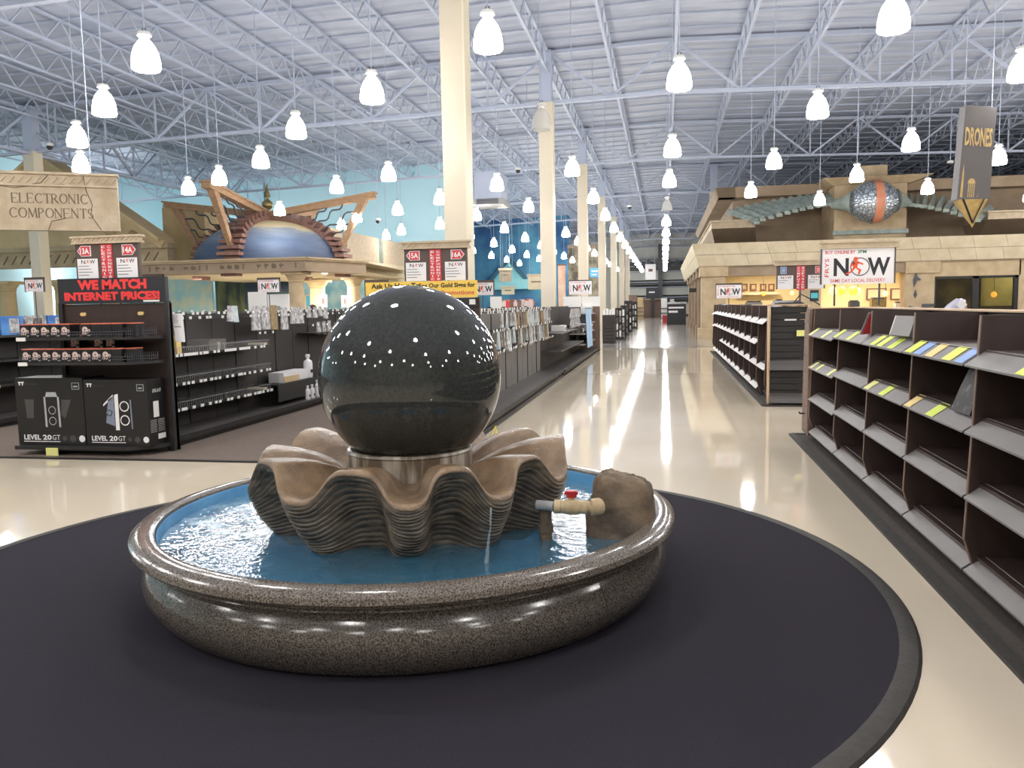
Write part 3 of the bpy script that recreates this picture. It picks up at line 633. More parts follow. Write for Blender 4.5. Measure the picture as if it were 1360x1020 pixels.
# fan boxes
fb = fbm = None
def fan_box(x, z, label, plain=False, y=8.03):
    global fbm
    t = thing('fan_box', label, 'box', (x, y, z), 'small fan boxes on the end stand')
    if not fbm:
        fbm = {}
        fbm['b'] = obj('carton', MB().box(-.061, .061, -.06, .09, 0, .15), M['card'], t, world=False).data
        mb = MB(); mb.disc((-.012, -.0615, .082), UX, UZ, .036, 12); mb.disc((-.034, -.062, .045), UX, UZ, .02, 8); mb.disc((.0, -.0622, .05), UX, UZ, .021, 8); mb.disc((.036, -.062, .07), UX, UZ, .02, 8)
        mb.disc((-.012, -.0628, .082), UX, UZ, .009, 8, 1); mb.disc((.0, -.0628, .05), UX, UZ, .006, 6, 1); mb.disc((.036, -.0628, .07), UX, UZ, .008, 6, 1); mb.disc((-.034, -.0628, .045), UX, UZ, .006, 6, 1)
        mb.add([(.02, -.0625, .015), (.05, -.0625, .015), (.05, -.0625, .03), (.02, -.0625, .03)], [(0, 1, 2, 3)])
        fbm['p'] = obj('fan_print', mb, [M['fanp'], M['ink']], t, world=False).data
        fbm['o'] = obj('orange_band', MB().box(-.0615, .0615, -.061, .091, .141, .152), M['orange'], t, world=False).data
    else:
        obj('carton', fbm['b'], None, t)
        if not plain: obj('fan_print', fbm['p'], None, t)
        obj('orange_band', fbm['o'], None, t)
n = 0
for k in range(11):
    x = -7.0 + k * .128
    if k == 5: continue
    fan_box(x, SH[0], f'small black fan box with orange top, {ords[n]} from the left on the upper stand shelf' if k < 7 else f'small dark fan box behind wire, {ords[n]} on the upper stand shelf', plain=k > 6, y=8.03 + (.05 if k > 9 else 0)); n += 1
for k in range(11):
    x = -7.0 + k * .125
    fan_box(x, SH[1], f'small black fan box with orange top, {ords[k]} from the left on the lower stand shelf', plain=k > 8, y=8.03 + (.05 if k > 9 else 0))
for k in range(4):
    fan_box(-6.55 + k * .15, SH[1] + (.138 if k != 1 else .0), f'small black fan box in the back row of the lower shelf, {ords[k]}', y=8.24)
    if k != 1: fan_box(-6.55 + k * .15, SH[1], f'small black fan box under the back row of the lower shelf, {ords[k]}', y=8.24)
# two large cartons
silver = mat('silver_print', L(168, 172, 178), rough=.4); fog = mat('grey_print', L(70, 68, 68), rough=.5); ltb = mat('pale_print', L(120, 130, 150), rough=.5)
def case_carton(x0, x1, y0, y1, z0, z1, label, turned):
    t = thing('case_carton', label, 'box', ((x0 + x1) / 2, (y0 + y1) / 2, z0)); W_ = x1 - x0; H = z1 - z0
    obj('carton', MB().box(x0, x1, y0, y1, z0, z1), M['card'], t)
    P = lambda a, b, e=.002: Vector((x0 + a * W_, y0 - e, z0 + b * H))
    mb = MB(); put_text(mb, 'LEVEL', P(.21, .115), UX, UZ, .25 * W_, .075 * H, .025); put_text(mb, '20', P(.43, .115), UX, UZ, .13 * W_, .078 * H, .03); put_text(mb, 'GT', P(.565, .115), UX, UZ, .115 * W_, .075 * H, .0)
    mb.box(x0 + .08 * W_, x0 + .62 * W_, y0 - .002, y0 - .001, z0 + .047 * H, z0 + .058 * H)
    obj('lettering', mb, M['signw'], t)
    mb = MB()                                                   # brand mark, top left
    for o in (0, .045): mb.box(x0 + (.05 + o) * W_, x0 + (.09 + o) * W_, y0 - .002, y0 - .001, z0 + .925 * H, z0 + .945 * H).box(x0 + (.062 + o) * W_, x0 + (.078 + o) * W_, y0 - .002, y0 - .001, z0 + .89 * H, z0 + .93 * H)
    obj('brand_mark', mb, M['signw'], t)
    text('brand_lettering', 'thermaltake', P(.25, .912), UX, UZ, .2 * W_, .03 * H, fog, t)
    q = MB(); a, b, c, d = x0 + .84 * W_, x0 + .95 * W_, z0 + .83 * H, z0 + .93 * H
    for r in ((a, b, d - .006, d), (a, b, c, c + .006), (a, a + .006, c, d), (b - .006, b, c, d), (a + .02, b - .02, c + .025, d - .035)): q.box(r[0], r[1], y0 - .002, y0 - .001, r[2], r[3])
    obj('badge', q, silver, t)
    q = MB(); q.disc(P(.945, .1), UX, -UZ, .045 * W_, 14); obj('round_badge', q, M['signw'], t)
    q = MB(); q.disc(P(.81, .1), UX, -UZ, .045 * W_, 14); q.disc(P(.69, .1), UX, -UZ, .032 * W_, 12); obj('grey_badge', q, fog, t)
    s = MB(); g = MB()
    if not turned:
        for a in (.42, .62): s.add([P(a, .27), P(a + .03, .27), P(a + .02, .72), P(a - .005, .72)], [(0, 1, 2, 3)])
        s.add([P(.44, .72), P(.62, .72), P(.6, .79), P(.46, .79)], [(0, 1, 2, 3)])
        for b in (.36, .52): s.disc(P(.53, b), UX, -UZ, .055 * W_, 16, 0, .045 * W_)
        g.add([P(.15, .4), P(.25, .4), P(.27, .68), P(.13, .68)], [(0, 1, 2, 3)]); g.add([P(.66, .45), P(.72, .4), P(.82, .68), P(.68, .68)], [(0, 1, 2, 3)])
    else:
        s.add([P(.48, .24), P(.54, .24), P(.54, .79), P(.48, .77)], [(0, 1, 2, 3)])
        for b in (.39, .6): s.disc(P(.63, b), UX, -UZ, .075 * W_, 18, 0, .06 * W_)
        g.add([P(.33, .35), P(.47, .3), P(.47, .76), P(.38, .7)], [(0, 1, 2, 3)]); s.add([P(.3, .6), P(.46, .74), P(.46, .78), P(.3, .63)], [(0, 1, 2, 3)])
        s.disc(P(.39, .5), UX, -UZ, .045 * W_, 12, 0, .035 * W_); g.add([P(.73, .26), P(.75, .26), P(.74, .7), P(.72, .7)], [(0, 1, 2, 3)])
    obj('case_picture', s, silver if not turned else M['signw'], t); obj('picture_shade', g, fog if not turned else ltb, t)
    if turned:                                                  # printed right side
        Q = lambda a, b: Vector((x1 + .002, y0 + a * (y1 - y0), z0 + b * H))
        mb = MB(); put_text(mb, 'LEVEL 20 GT', Q(.55, .82), UY, UZ, .5 * (y1 - y0), .05 * H, .02)
        for a, b, c, d in ((.3, .62, .42, .66), (.5, .95, .08, .16)): mb.add([Q(a, c), Q(b, c), Q(b, d), Q(a, d)], [(0, 1, 2, 3)])
        obj('side_label', mb, M['wtag'], t); mb = MB()
        for i in range(8):
            for a, b in ((.08, .45), (.55, .92)): mb.add([Q(a, .2 + .025 * i), Q(b, .2 + .025 * i), Q(b, .205 + .025 * i), Q(a, .205 + .025 * i)], [(0, 1, 2, 3)])
        obj('side_print', mb, M['wtag'], t, kind='stuff')
case_carton(-7.25, -6.385, 8.05, 8.40, .117, .88, 'big black computer case carton with a front view picture, left of the pair', False)
case_carton(-6.375, -5.59, 8.05, 8.36, .117, .86, 'big black computer case carton with a twin-fan picture and printed side', True)
# header sign
hx0, hx1 = -6.89, -5.52
t = thing('header_sign', 'black header sign with bold red lettering on top of the left end stand', 'sign', (-6.2, EY, 1.70))
obj('board', MB().box(hx0, hx1, EY - .03, EY + .03, 1.705, 1.995), M['ink'], t)
text('lettering', 'WE MATCH', (-6.19, EY - .032, 1.92), UX, UZ, .88, .115, M['gred'], t, .06, 1.0)
text('lettering', 'INTERNET PRICES!', (-6.2, EY - .032, 1.79), UX, UZ, 1.22, .1, M['gred'], t, .06, 1.0)
obj('small_note', MB().box(-5.8, -5.6, EY - .034, EY - .03, 1.715, 1.735), M['wtag'], t)
aisle_sign(-6.71, 8.455, 2.478, -5.84, 1.99, 'hanging brown aisle sign with red arrows 13A and 14A above the left end stand', '13A', '14A', ('ELECTRONIC', 'COMPONENTS'), 1.70, [(-6.4, 2.0), (-6.15, 2.0)])
aisle_sign(-3.06, 9.39, 2.37, -2.235, 1.908, 'brown aisle sign with red arrows 15A and 16A standing behind the black ball', '15A', '16A', ('ELECTRONIC', 'COMPONENTS'), 1.70, [(-2.8, 1.93), (-2.5, 1.93)])
p = at(46, 387, Y=10.6); card_sign(p.x, 10.6, p.z, .3, .17, 'small white delivery sign at far left beside the cream sign post', 1.45)
p = at(209, 387, Y=9.3); card_sign(p.x - .06, 9.3, p.z + .02, .27, .16, 'small white delivery sign half hidden behind the black header sign', 1.5)
p = at(357, 388, Y=12.4); card_sign(p.x, 12.4, p.z, .37, .2, 'small white delivery sign standing on the left shelves before the dark mural', 1.5)
p = at(500, 392, Y=9.46); card_sign(p.x, 9.46, p.z, .27, .15, 'small white delivery sign peeping out left of the yellow banner', 1.5)
p = at(641, 392, Y=11.6); card_sign(p.x, 11.6, p.z, .32, .18, 'small white delivery sign half hidden right of the yellow banner', 1.5)
p = at(771, 391, Y=26); card_sign(p.x, 26, p.z, .72, .42, 'small white delivery sign on the shelves in front of the third cream column', 1.5)
p = at(968, 396, Y=18); card_sign(p.x, 18, p.z, .52, .28, 'small white delivery sign on the farther walnut shelves beside the stone pillar', 1.5)
# big carved stone sign
ua = Vector((1.32, .77, 0)).normalized(); na = Vector((ua.y, -ua.x, 0)); c0 = Vector((-10.2, 10.0, 0)); wd = 2.45
t = thing('department_sign', 'large carved cream stone sign for electronic components hanging at upper left', 'sign', (-9.1, 10.7, 2.8))
Q = lambda a, z, n=0: c0 + ua * a + na * n + UZ * z
def slab(mb, a0, a1, z0, z1, n0, n1, m=0): return mb.hexa([Q(a0, z0, n1), Q(a1, z0, n1), Q(a1, z0, n0), Q(a0, z0, n0)], [Q(a0, z1, n1), Q(a1, z1, n1), Q(a1, z1, n0), Q(a0, z1, n0)], m)
obj('slab', slab(MB(), 0, wd, 2.815, 3.45, -.06, .06), M['stone'], t)
mb = slab(slab(slab(MB(), 0, wd, 3.45, 3.475, -.07, .09), 0, wd, 3.475, 3.62, -.06, .07), -.02, wd + .02, 3.62, 3.655, -.08, .1)
for k in range(22): mb.bar(Q(.05 + k * .11, 3.50, .075), Q(.12 + k * .11, 3.59, .075), .03, .02)
obj('carved_cornice', mb, M['stone'], t)
# incised serif capitals drawn as thick and thin strokes
GL = {'E': [(0,0,0,1,2),(0,1,.62,1,1),(0,.5,.5,.5,1),(0,0,.66,0,1),(.62,1,.62,.84,1),(.66,0,.68,.18,1)], 'L': [(0,0,0,1,2),(0,0,.62,0,1),(.62,0,.64,.2,1),(-.1,1,.1,1,1)],
      'T': [(.35,0,.35,1,2),(0,1,.7,1,1),(0,1,0,.82,1),(.7,1,.7,.82,1),(.24,0,.46,0,1)], 'I': [(.1,0,.1,1,2),(0,1,.2,1,1),(0,0,.2,0,1)], 'N': [(0,0,0,1,1),(0,1,.7,0,2),(.7,0,.7,1,1),(-.1,0,.1,0,1),(.6,1,.8,1,1)],
      'M': [(0,0,.08,1,1),(.08,1,.45,.05,2),(.45,.05,.82,1,1),(.82,1,.9,0,2),(-.1,0,.1,0,1),(.8,0,1,0,1)], 'P': [(0,0,0,1,2),(-.1,0,.1,0,1)], 'R': [(0,0,0,1,2),(.25,.48,.7,0,2),(-.1,0,.1,0,1)], 'C': [], 'O': [], 'S': []}
WID = {'E': .68, 'L': .66, 'T': .7, 'I': .2, 'N': .78, 'M': .95, 'P': .58, 'R': .68, 'C': .8, 'O': .85, 'S': .55}
def arc(cx, cy, rx, ry, a0, a1, n=10): return [(cx + rx * math.cos(math.radians(a0 + (a1 - a0) * i / n)), cy + ry * math.sin(math.radians(a0 + (a1 - a0) * i / n))) for i in range(n + 1)]
CV = {'C': arc(.45,.5,.43,.5,45,315,14), 'O': arc(.43,.5,.42,.5,0,360,18), 'S': arc(.27,.74,.25,.26,30,270,8) + arc(.27,.24,.26,.24,90,-150,8), 'P': arc(.1,.74,.42,.26,90,-90,8), 'R': arc(.1,.74,.40,.26,90,-90,8)}
def serif_line(mb, s, a0, z0, wid, hei):
    tot = sum(WID[c] + .22 for c in s) - .22; k = wid / tot; x = a0; T = {1: .008, 2: .018}
    def stroke(p, q, wdt):
        P0, P1 = Q(x + p[0] * k, z0 + p[1] * hei, .061), Q(x + q[0] * k, z0 + q[1] * hei, .061)
        mb.bar(P0, P1, wdt, .004, up=tuple(na))if False else mb.obox((P0 + P1) / 2, (P1 - P0).normalized(), na.cross((P1 - P0).normalized()), na, (P1 - P0).length / 2 + .003, wdt / 2, .002)
    for c in s:
        for (a, b, c2, d, wt) in GL[c]: stroke((a, b), (c2, d), T[wt])
        cv = CV.get(c, [])
        for p, q in zip(cv, cv[1:]): stroke(p, q, .008 + .010 * abs(q[1] - p[1]) / (abs(q[1] - p[1]) + abs(q[0] - p[0]) + 1e-6))
        x += (WID[c] + .22) * k
mb = MB(); serif_line(mb, 'ELECTRONIC', 1.06, 3.21, .98, .135); serif_line(mb, 'COMPONENTS', 1.02, 3.00, 1.08, .135)
obj('incised_lettering', mb, M['stonecut'], t)
mb = MB()
for pts in ([(2.0, 3.63), (2.03, 3.4), (2.1, 3.2), (2.07, 3.05), (2.2, 2.83)], [(1.75, 3.48), (1.4, 3.47), (1.1, 3.42), (.8, 3.46)], [(1.55, 3.62), (1.45, 3.5), (1.2, 3.45)], [(1.5, 2.82), (1.55, 2.95), (1.75, 3.0)]):
    mb.tube([Q(a, z, .062 if z < 3.47 else .075) for a, z in pts], .006, 4)
obj('crack', mb, M['stonecut'], t)
for a in (.4, 2.1): obj('hanging_wire', MB().tube([Q(a, 3.65), Q(a, 9.0)], .008, 4), M['steeld'], t)
# hanging DRONES banner
by = 15.0; a = at(1283, 139, Y=by); b = at(1325, 265, Y=by); tp = at(1297, 301, Y=by)
t = thing('hanging_banner', 'tall grey hanging drones banner with gilt lettering and pointed golden tip', 'banner', ((a.x + b.x) / 2, by, tp.z))
zt_, zb_ = a.z, at(1290, 264, Y=by).z; x0, x1 = a.x, b.x - .02; ly = by
sk = lambda u, v, w: (x0 + u, ly + w, zt_ + v)
W_ = x1 - x0; H = zt_ - zb_
mb = MB(); n0 = len(mb.v)
mb.hexa([(x0 - .09, ly, zb_), (x1 - .06, ly + .12, zb_), (x1 - .06, ly + .42, zb_), (x0 - .09, ly + .30, zb_)], [(x0, ly, zt_), (x1, ly + .12, zt_ - .05), (x1, ly + .42, zt_ - .05), (x0, ly + .3, zt_)])
obj('box_panel', mb, M['ban'], t)
fu = Vector((W_, .12, -.02)).normalized(); fv = Vector((.06, 0, H)).normalized(); fnn = Vector((.12, -W_, 0)).normalized() * .004
FP = lambda u, v: Vector((x0 - .09 * v, ly, zt_ - v * H)) + Vector((W_ * (1) , .12, -.05 * (1 - v))) * u + fnn
text('lettering', 'DRONES', (FP(.06, .33) + FP(.94, .33)) / 2 + fnn, (FP(.94, .33) - FP(.06, .33)).normalized(), fv, (FP(.94, .33) - FP(.06, .33)).length, .2 * H, M['gold'], t, .03)
mb = MB()
mb.add([FP(.08, .98), FP(.16, .98), FP(.15, .75), FP(.12, .62), FP(.09, .75)], [(0, 1, 2, 3, 4)])
c_ = FP(.42, .83); mb.add([c_ + fu * (.13 * W_ * math.cos(i * PI / 8)) + fv * (.055 * H * math.sin(i * PI / 8)) for i in range(9)], [tuple(range(9))])
for i in range(4): mb.add([FP(.32 + .06 * i, .98), FP(.35 + .06 * i, .98), FP(.35 + .06 * i, .83), FP(.32 + .06 * i, .83)], [(0, 1, 2, 3)])
mb.add([FP(.62, .98), FP(.92, .98), FP(.77, .87)], [(0, 1, 2)])
obj('gilt_skyline', mb, M['gold'], t)
tip = Vector((tp.x, ly + .2, tp.z)); q = [Vector((x0 - .06, ly + .01, zb_)), Vector((x1 - .09, ly + .11, zb_)), Vector((x1 - .09, ly + .4, zb_)), Vector((x0 - .06, ly + .3, zb_))]
obj('pointed_tip', MB().add(q + [tip], [(0, 1, 2, 3), (0, 4, 1), (1, 4, 2), (2, 4, 3), (3, 4, 0)]), M['gold'], t)
m_ = (q[0] + q[1]) / 2; inn = [m_ + (p_ - m_) * .72 + Vector((0, -.01, 0)) for p_ in (q[0], q[1])]; it = tip + (m_ - tip) * .16
g_ = Vector((0, -.012, -.0)); mb = MB()
for p_ in inn: mb.bar(p_ + g_, it + g_, .03, .012)
obj('dark_chevron', mb, M['ink'], t)
for x_ in (x0 + .05, x1 - .05): obj('hanging_wire', MB().tube([(x_, ly + .2, zt_ - .03), (x_, ly + .2, roofz(x_) - .8)], .006, 4), M['steeld'], t)
# large delivery sign on the right
sy = 13.6; a = at(1092, 331, Y=sy); b = at(1187, 376, Y=sy)
t = thing('delivery_sign', 'large white same day delivery sign with stone cornice above the farther walnut shelves', 'sign', ((a.x + b.x) / 2, sy, 1.5))
obj('board', MB().box(a.x, b.x, sy, sy + .04, b.z, a.z), M['signw'], t)
mb = MB(); cornice(mb, a.x - .03, b.x + .07, sy + .02, a.z, a.z + .11); obj('cornice', mb, M['stone'], t)
obj('frame', MB().box(a.x - .02, a.x, sy - .01, sy + .05, b.z, a.z).box(b.x, b.x + .02, sy - .01, sy + .05, b.z, a.z), M['signbr'], t)
now_panel(t, ((a.x + b.x) / 2, sy, (a.z + b.z) / 2), UX, b.x - a.x, a.z - b.z, big=True)
for x_ in (a.x + .2, b.x - .2): obj('post', MB().tube([(x_, sy + .03, 1.5), (x_, sy + .03, b.z)], .015, 6), M['iron'], t)
a = at(1029, 350, Y=14.6); b = at(1098, 383, Y=14.6)
aisle_sign(a.x, 14.6, a.z + .05, b.x, b.z, 'brown aisle sign with a red software strip left of the large delivery sign', '', '', ('COMPUTER', 'SOFTWARE'), 1.5, [((a.x + b.x) / 2, b.z)], kind=1)
# ------------------------------------------------------------------ long shelving runs on the left
def hooks(mb, x0, x1, ys, z, r=.004):
    for y in ys: mb.bar((x0, y, z), (x1, y, z + .02), .008)
def gondola_run(label, xb, xf, y0, y1, top, panels, xw):
    t = thing('gondola_shelving', label, 'shelving', (xb, y0, 0))
    obj('base_deck', MB().box(xb - (xf - xb), xf, y0, y1, .105, .13), M['deck'], t)
    obj('kick_plate', MB().box(xb - (xf - xb) + .04, xf - .03, y0, y1, .012, .105), M['black'], t)
    obj('deck_rail', MB().box(xf, xf + .012, y0, y1, .07, .135), M['black'], t)
    for a, b in zip(panels, panels[1:]): obj('back_panel', MB().box(xb - .02, xb + .02, a + .006, b - .006, .13, top), M['dark'] if xw else M['peg'], t)
    for a in panels[::2]: obj('upright', MB().box(xb - .03, xb + .03, a - .02, a + .02, .013, top + .02), M['black'], t)
    return t
A = gondola_run('long black gondola with empty pegs and wire shelves behind the end stand', -6.15, -5.62, 8.48, 21, 1.56, [8.48 + .62 * k for k in range(21)], True)
for (y0, y1) in ((8.6, 9.95), (9.97, 11.32)):
    for z in (1.085, .735, .425):
        s = obj('shelf', MB().box(-6.13, -5.76, y0, y1, z - .028, z), M['black'], A)
        wb = MB()
        for k in range(28): wb.bar((-5.78, y0 + .02 + k * .048, z), (-5.78, y0 + .02 + k * .048, z + .075), .004)
        for k in range(9): wb.bar((-6.1, y0 + .05 + k * .15, z + .07), (-5.78, y0 + .05 + k * .15, z + .07), .004)
        wb.bar((-5.78, y0, z + .075), (-5.78, y1, z + .075), .005)
        obj('wire_divider', wb, M['grey'], s, kind='stuff')
        y = y0 + .03
        while y < y1 - .1:
            ln = random.choice([.055, .06, .06, .12, .3 if z > 1 else .07]); ln = min(ln, y1 - y - .02)
            obj('price_tag', MB().box(-5.76, -5.752, y, y + ln, z - .032, z + .004), M['wtag'], s); y += ln + random.choice([.03, .04, .08, .12])
s = obj('shelf', MB().box(-6.13, -5.74, 11.45, 13.6, .44, .465), M['black'], A); obj('price_tag', MB().box(-5.74, -5.73, 12.95, 13.05, .435, .47), M['wtag'], s)
obj('shelf_front', MB().box(-5.76, -5.74, 11.45, 13.6, .2, .44), M['black'], A)
for z in (1.2,): obj('shelf', MB().box(-6.13, -5.8, 13.0, 16.5, z - .02, z), M['black'], A)
hk = MB(); tg = MB()
for zz, y0, y1, st in ((1.555, 8.6, 20.8, .17), (1.50, 8.7, 20.8, .23), (1.31, 13.0, 20, .3), (1.245, 11.2, 11.6, .2)):
    y = y0
    while y < y1:
        l = .22 + .08 * random.random(); hk.bar((-6.13, y, zz), (-6.13 + l, y, zz + .015), .008)
        tg.box(-6.13 + l, -6.125 + l, y - .028, y + .028, zz - .0, zz + .035); y += st * (.7 + .6 * random.random())
    y = y0
for k in range(40): hk.bar((-6.17, 8.6 + k * .3, 1.575), (-6.45, 8.6 + k * .3, 1.59), .008); tg.box(-6.455, -6.45, 8.57 + k * .3, 8.63 + k * .3, 1.575, 1.61)
obj('peg_hooks', hk, M['iron'], A, kind='stuff'); obj('hook_tags', tg, M['wtag'], A, kind='stuff')
# header cards standing on the run
for (x0, x1, y0, y1, Y, lb) in ((329, 354, 388, 404, 11.7, 'left'), (355, 384, 391, 404, 12.75, 'right')):
    a = at(x0, y0, Y=Y); b = at(x1, y1, Y=Y); o = obj('header_card', MB().box(a.x, b.x, Y, Y + .02, 1.53, a.z), M['wtag'] if lb == 'left' else M['white'])
    tag(o, f'blank white header card on the left gondola before the dark mural, {lb} of the two', 'card')
    if lb == 'right': obj('picture', MB().prism([(0, 0), (.15, 0), (.12, .07), (.03, .07)], lambda u, v, w: (a.x + .1 + u, Y - .004 + w, 1.59 + v), 0, .004), M['grey'], o)
a = at(208, 407, X=-5.5); b = at(226, 445, X=-5.5)
t = thing('paper_notice', 'white printed notice sheet hanging from the edge of the left end stand', 'paper', (-5.5, 8.55, 1.25))
obj('sheet', MB().hexa([(-5.5, 8.5, 1.255), (-5.38, 8.5, 1.25), (-5.38, 8.505, 1.25), (-5.5, 8.505, 1.255)], [(-5.53, 8.5, 1.575), (-5.395, 8.5, 1.575), (-5.395, 8.505, 1.575), (-5.53, 8.505, 1.575)]), M['signw'], t)
mb = MB()
for r in range(5): mb.box(-5.51, -5.45 - .01 * (r % 3), 8.498, 8.4995, 1.545 - r * .018, 1.55 - r * .018)
mb.box(-5.505, -5.42, 8.498, 8.4995, 1.42, 1.432); obj('print', mb, M['grey'], t)
def packet(x, y, z, wy, h, m, label, group, th=.02):
    t = obj('hanging_packet', MB().hexa([(x - th, y - wy/2, z - h), (x + th, y - wy/2, z - h), (x + th, y + wy/2, z - h), (x - th, y + wy/2, z - h)], [(x - .004, y - wy/2, z), (x + .004, y - wy/2, z), (x + .004, y + wy/2, z), (x - .004, y + wy/2, z)])
            .box(x - .003, x + .003, y - wy/2, y + wy/2, z, z + .03), m)
    return tag(t, label, 'packet', group)
for i, (x0, y0, x1, y1, m, lb) in enumerate(((302, 409, 308, 427, 'bag', 'leftmost of a small fanned cluster'), (308, 409, 315, 428, 'bag4', 'right one of a small fanned cluster'), (334, 409, 344, 439, 'bag', 'first of four long ones'), (346, 409, 357, 438, 'bag', 'second of four long ones'),
        (358, 408, 367, 438, 'bag2', 'bronze coloured, third of four long ones'), (373, 411, 381, 438, 'bag', 'narrow, last of four long ones'), (386, 410, 402, 430, 'bag', 'wide, holding a flat part'))):
    a = at((x0 + x1) / 2, y0, X=-5.86); b = at(x0, y1, X=-5.86); c = at(x1, y1, X=-5.86)
    packet(-5.86, a.y, a.z, abs(c.y - b.y), a.z - b.z, M[m], f'clear hanging packet on the left gondola, {lb}', None)
for i, (x0, y0, y1) in enumerate(((410, 409, 422), (418, 410, 422), (425, 409, 420), (432, 410, 423), (423, 430, 444), (430, 429, 444), (437, 428, 443))):
    a = at(x0, y0, X=-5.86); b = at(x0, y1, X=-5.86); packet(-5.86, a.y, a.z, .13, a.z - b.z, M['bag'], f'small clear packet on pegs left of the black ball, {nth(i if i < 4 else i - 4)} in the {"upper" if i < 4 else "lower"} row', 'small packets left of the ball')
def bx(name, p, s, m, label, cat):
    o = obj(name, MB().box(p[0], p[0] + s[0], p[1], p[1] + s[1], p[2], p[2] + s[2]), m); return tag(o, label, cat)
clear = mat('clear_plastic', L(150, 146, 140), rough=.15, alpha=.5)
a = at(231, 466, X=-5.85); bx('carton', (-5.86, a.y - .05, 1.087), (.08, .1, .22), M['otag'], 'tall narrow yellow carton on the top wire shelf of the left gondola', 'box')
a = at(278, 462, X=-5.9); bx('tray', (-6.1, a.y - .2, 1.087), (.32, .42, .14), clear, 'clear plastic tray on the top wire shelf of the left gondola', 'tray')
a = at(290, 460, X=-5.8); bx('label_card', (-5.80, a.y - .03, 1.087), (.01, .06, .1), M['wtag'], 'small white label card standing on the top wire shelf', 'card')
for px_, z, lb in ((345, 1.087, 'top'), (345, .427, 'bottom')):
    a = at(px_, 450 if z > 1 else 512, X=-5.9); bx('white_carton', (-6.05, a.y - .09, z), (.26, .1, .03), M['creamd'], f'flat cream carton lying on the {lb} wire shelf of the left gondola', 'box')
t = thing('white_carton', 'white carton with brown flap on the low black shelf behind the ball', 'box', (-5.9, 12.2, .467))
a = at(377, 511, X=-5.8); b = at(410, 509, X=-5.8); obj('carton', MB().box(-6.05, -5.8, a.y, b.y, .467, .62), M['signw'], t); obj('flap', MB().box(-5.8, -5.79, a.y, a.y + (b.y - a.y) * .6, .467, .56), M['tan'], t)
bot = [(.001, 0), (.05, 0), (.055, .02), (.055, .17), (.05, .2), (.02, .225), (.02, .25), (.028, .25), (.028, .285), (.001, .285)]
for i, (px_, py_, k) in enumerate(((409, 530, .8), (415, 528, .8), (422, 527, 1), (428, 524, 1), (418, 505, 1.35))):
    a = at(px_, py_, X=-5.72); zz = .135 if i < 4 else .30
    t = thing('spray_bottle', f'white plastic bottle with black lettering on the deck beside the ball, {ords[i]} from the left' if i < 4 else 'tall white bottle standing above the other bottles beside the ball', 'bottle', (-5.72 if i < 4 else -5.83, a.y, .132 if i < 4 else .467))
    s_ = k; obj('bottle', MB().lathe([(r * s_, z * s_) for r, z in bot], 14), M['signw'], t, 40, world=False)
    obj('label', MB().lathe([(.0562 * s_, .06 * s_), (.0562 * s_, .1 * s_)], 10, a0=-.6, a1=.5), M['ink'], t, world=False)
# leftmost run with pictured cartons
Z = gondola_run('black gondola at the far left edge with blue and silver cartons', -9.75, -9.2, 9.6, 20, 1.5, [9.6 + .66 * k for k in range(17)], True)
for z in (1.30, .95, .6): s = obj('shelf', MB().box(-9.72, -9.3, 9.7, 18, z - .03, z), M['black'], Z); [obj('price_tag', MB().box(-9.3, -9.29, 9.9 + .9 * k, 10.05 + .9 * k, z - .035, z + .005), M['ptag'] if k % 3 == 0 else M['wtag'], s) for k in range(7)]
for i in range(6):
    blue = mat('blue_carton_print', L(52, 108, 186), L(90, 150, 210), scale=6, rough=.4) if i == 1 else (M.get('bc') or M['bag'])
    if i == 1: M['bc'] = blue
    y = 9.95 + i * .46; t = thing('pictured_carton', f'{"blue" if i % 2 else "silver grey"} pictured carton on the far left gondola shelf, {ords[i]} from the left', 'box', (-9.5, y, 1.302))
    obj('carton', MB().box(-9.6, -9.34, y - .21, y + .21, 1.302, 1.575), M['bc'] if i % 2 else M['bag'], t); obj('picture', MB().box(-9.34, -9.335, y - .06, y + .12, 1.33, 1.54), M['bag'] if i % 2 else M['bag3'], t)
# run beside the aisle, right of the ball
B = gondola_run('long grey pegboard gondola along the aisle behind the black ball', -2.78, -2.24, 9.45, 18.3, 1.56, [9.45 + .59 * k for k in range(16)], False)
hk = MB(); tg = MB()
for zz, y0, y1, st in ((1.53, 9.6, 18.2, .2), (1.49, 9.7, 18.2, .26), (1.21, 11.5, 18.2, .18), (.99, 10.5, 13, .25), (.885, 11.8, 18.2, .11)):
    y = y0
    while y < y1:
        l = .25 + .08 * random.random(); hk.bar((-2.76, y, zz), (-2.76 + l, y, zz + .015), .008); tg.box(-2.76 + l, -2.755 + l, y - .03, y + .03, zz - .005, zz + .035); y += st * (.7 + .6 * random.random())
obj('peg_hooks', hk, M['iron'], B, kind='stuff'); obj('hook_tags', tg, M['wtag'], B, kind='stuff')
mats = ['bag', 'bag4', 'bag', 'bag3', 'bag', 'bag4', 'bag2']
for row, (z, y0, y1, h) in enumerate(((1.48, 12.6, 18.1, .26), (1.18, 12.2, 17.8, .28))):
    y = y0; n = 0
    while y < y1:
        wy = random.choice([.07, .09, .12, .16]); packet(-2.5 + .03 * random.random(), y, z - .03 * random.random(), wy, h * (.7 + .5 * random.random()), M[random.choice(mats)],
               f'clear hanging packet, {nth(n)} from the left in the {"lower" if row else "upper"} row on the grey pegboard', 'packets on the aisle pegboard, %s row' % ('upper' if row == 0 else 'lower')); y += wy + random.choice([.06, .1, .14, .2]); n += 1
B2 = thing('gondola_shelving', 'dark open shelf bay with end panel at the far end of the aisle gondola', 'shelving', (-2.75, 23, 0))
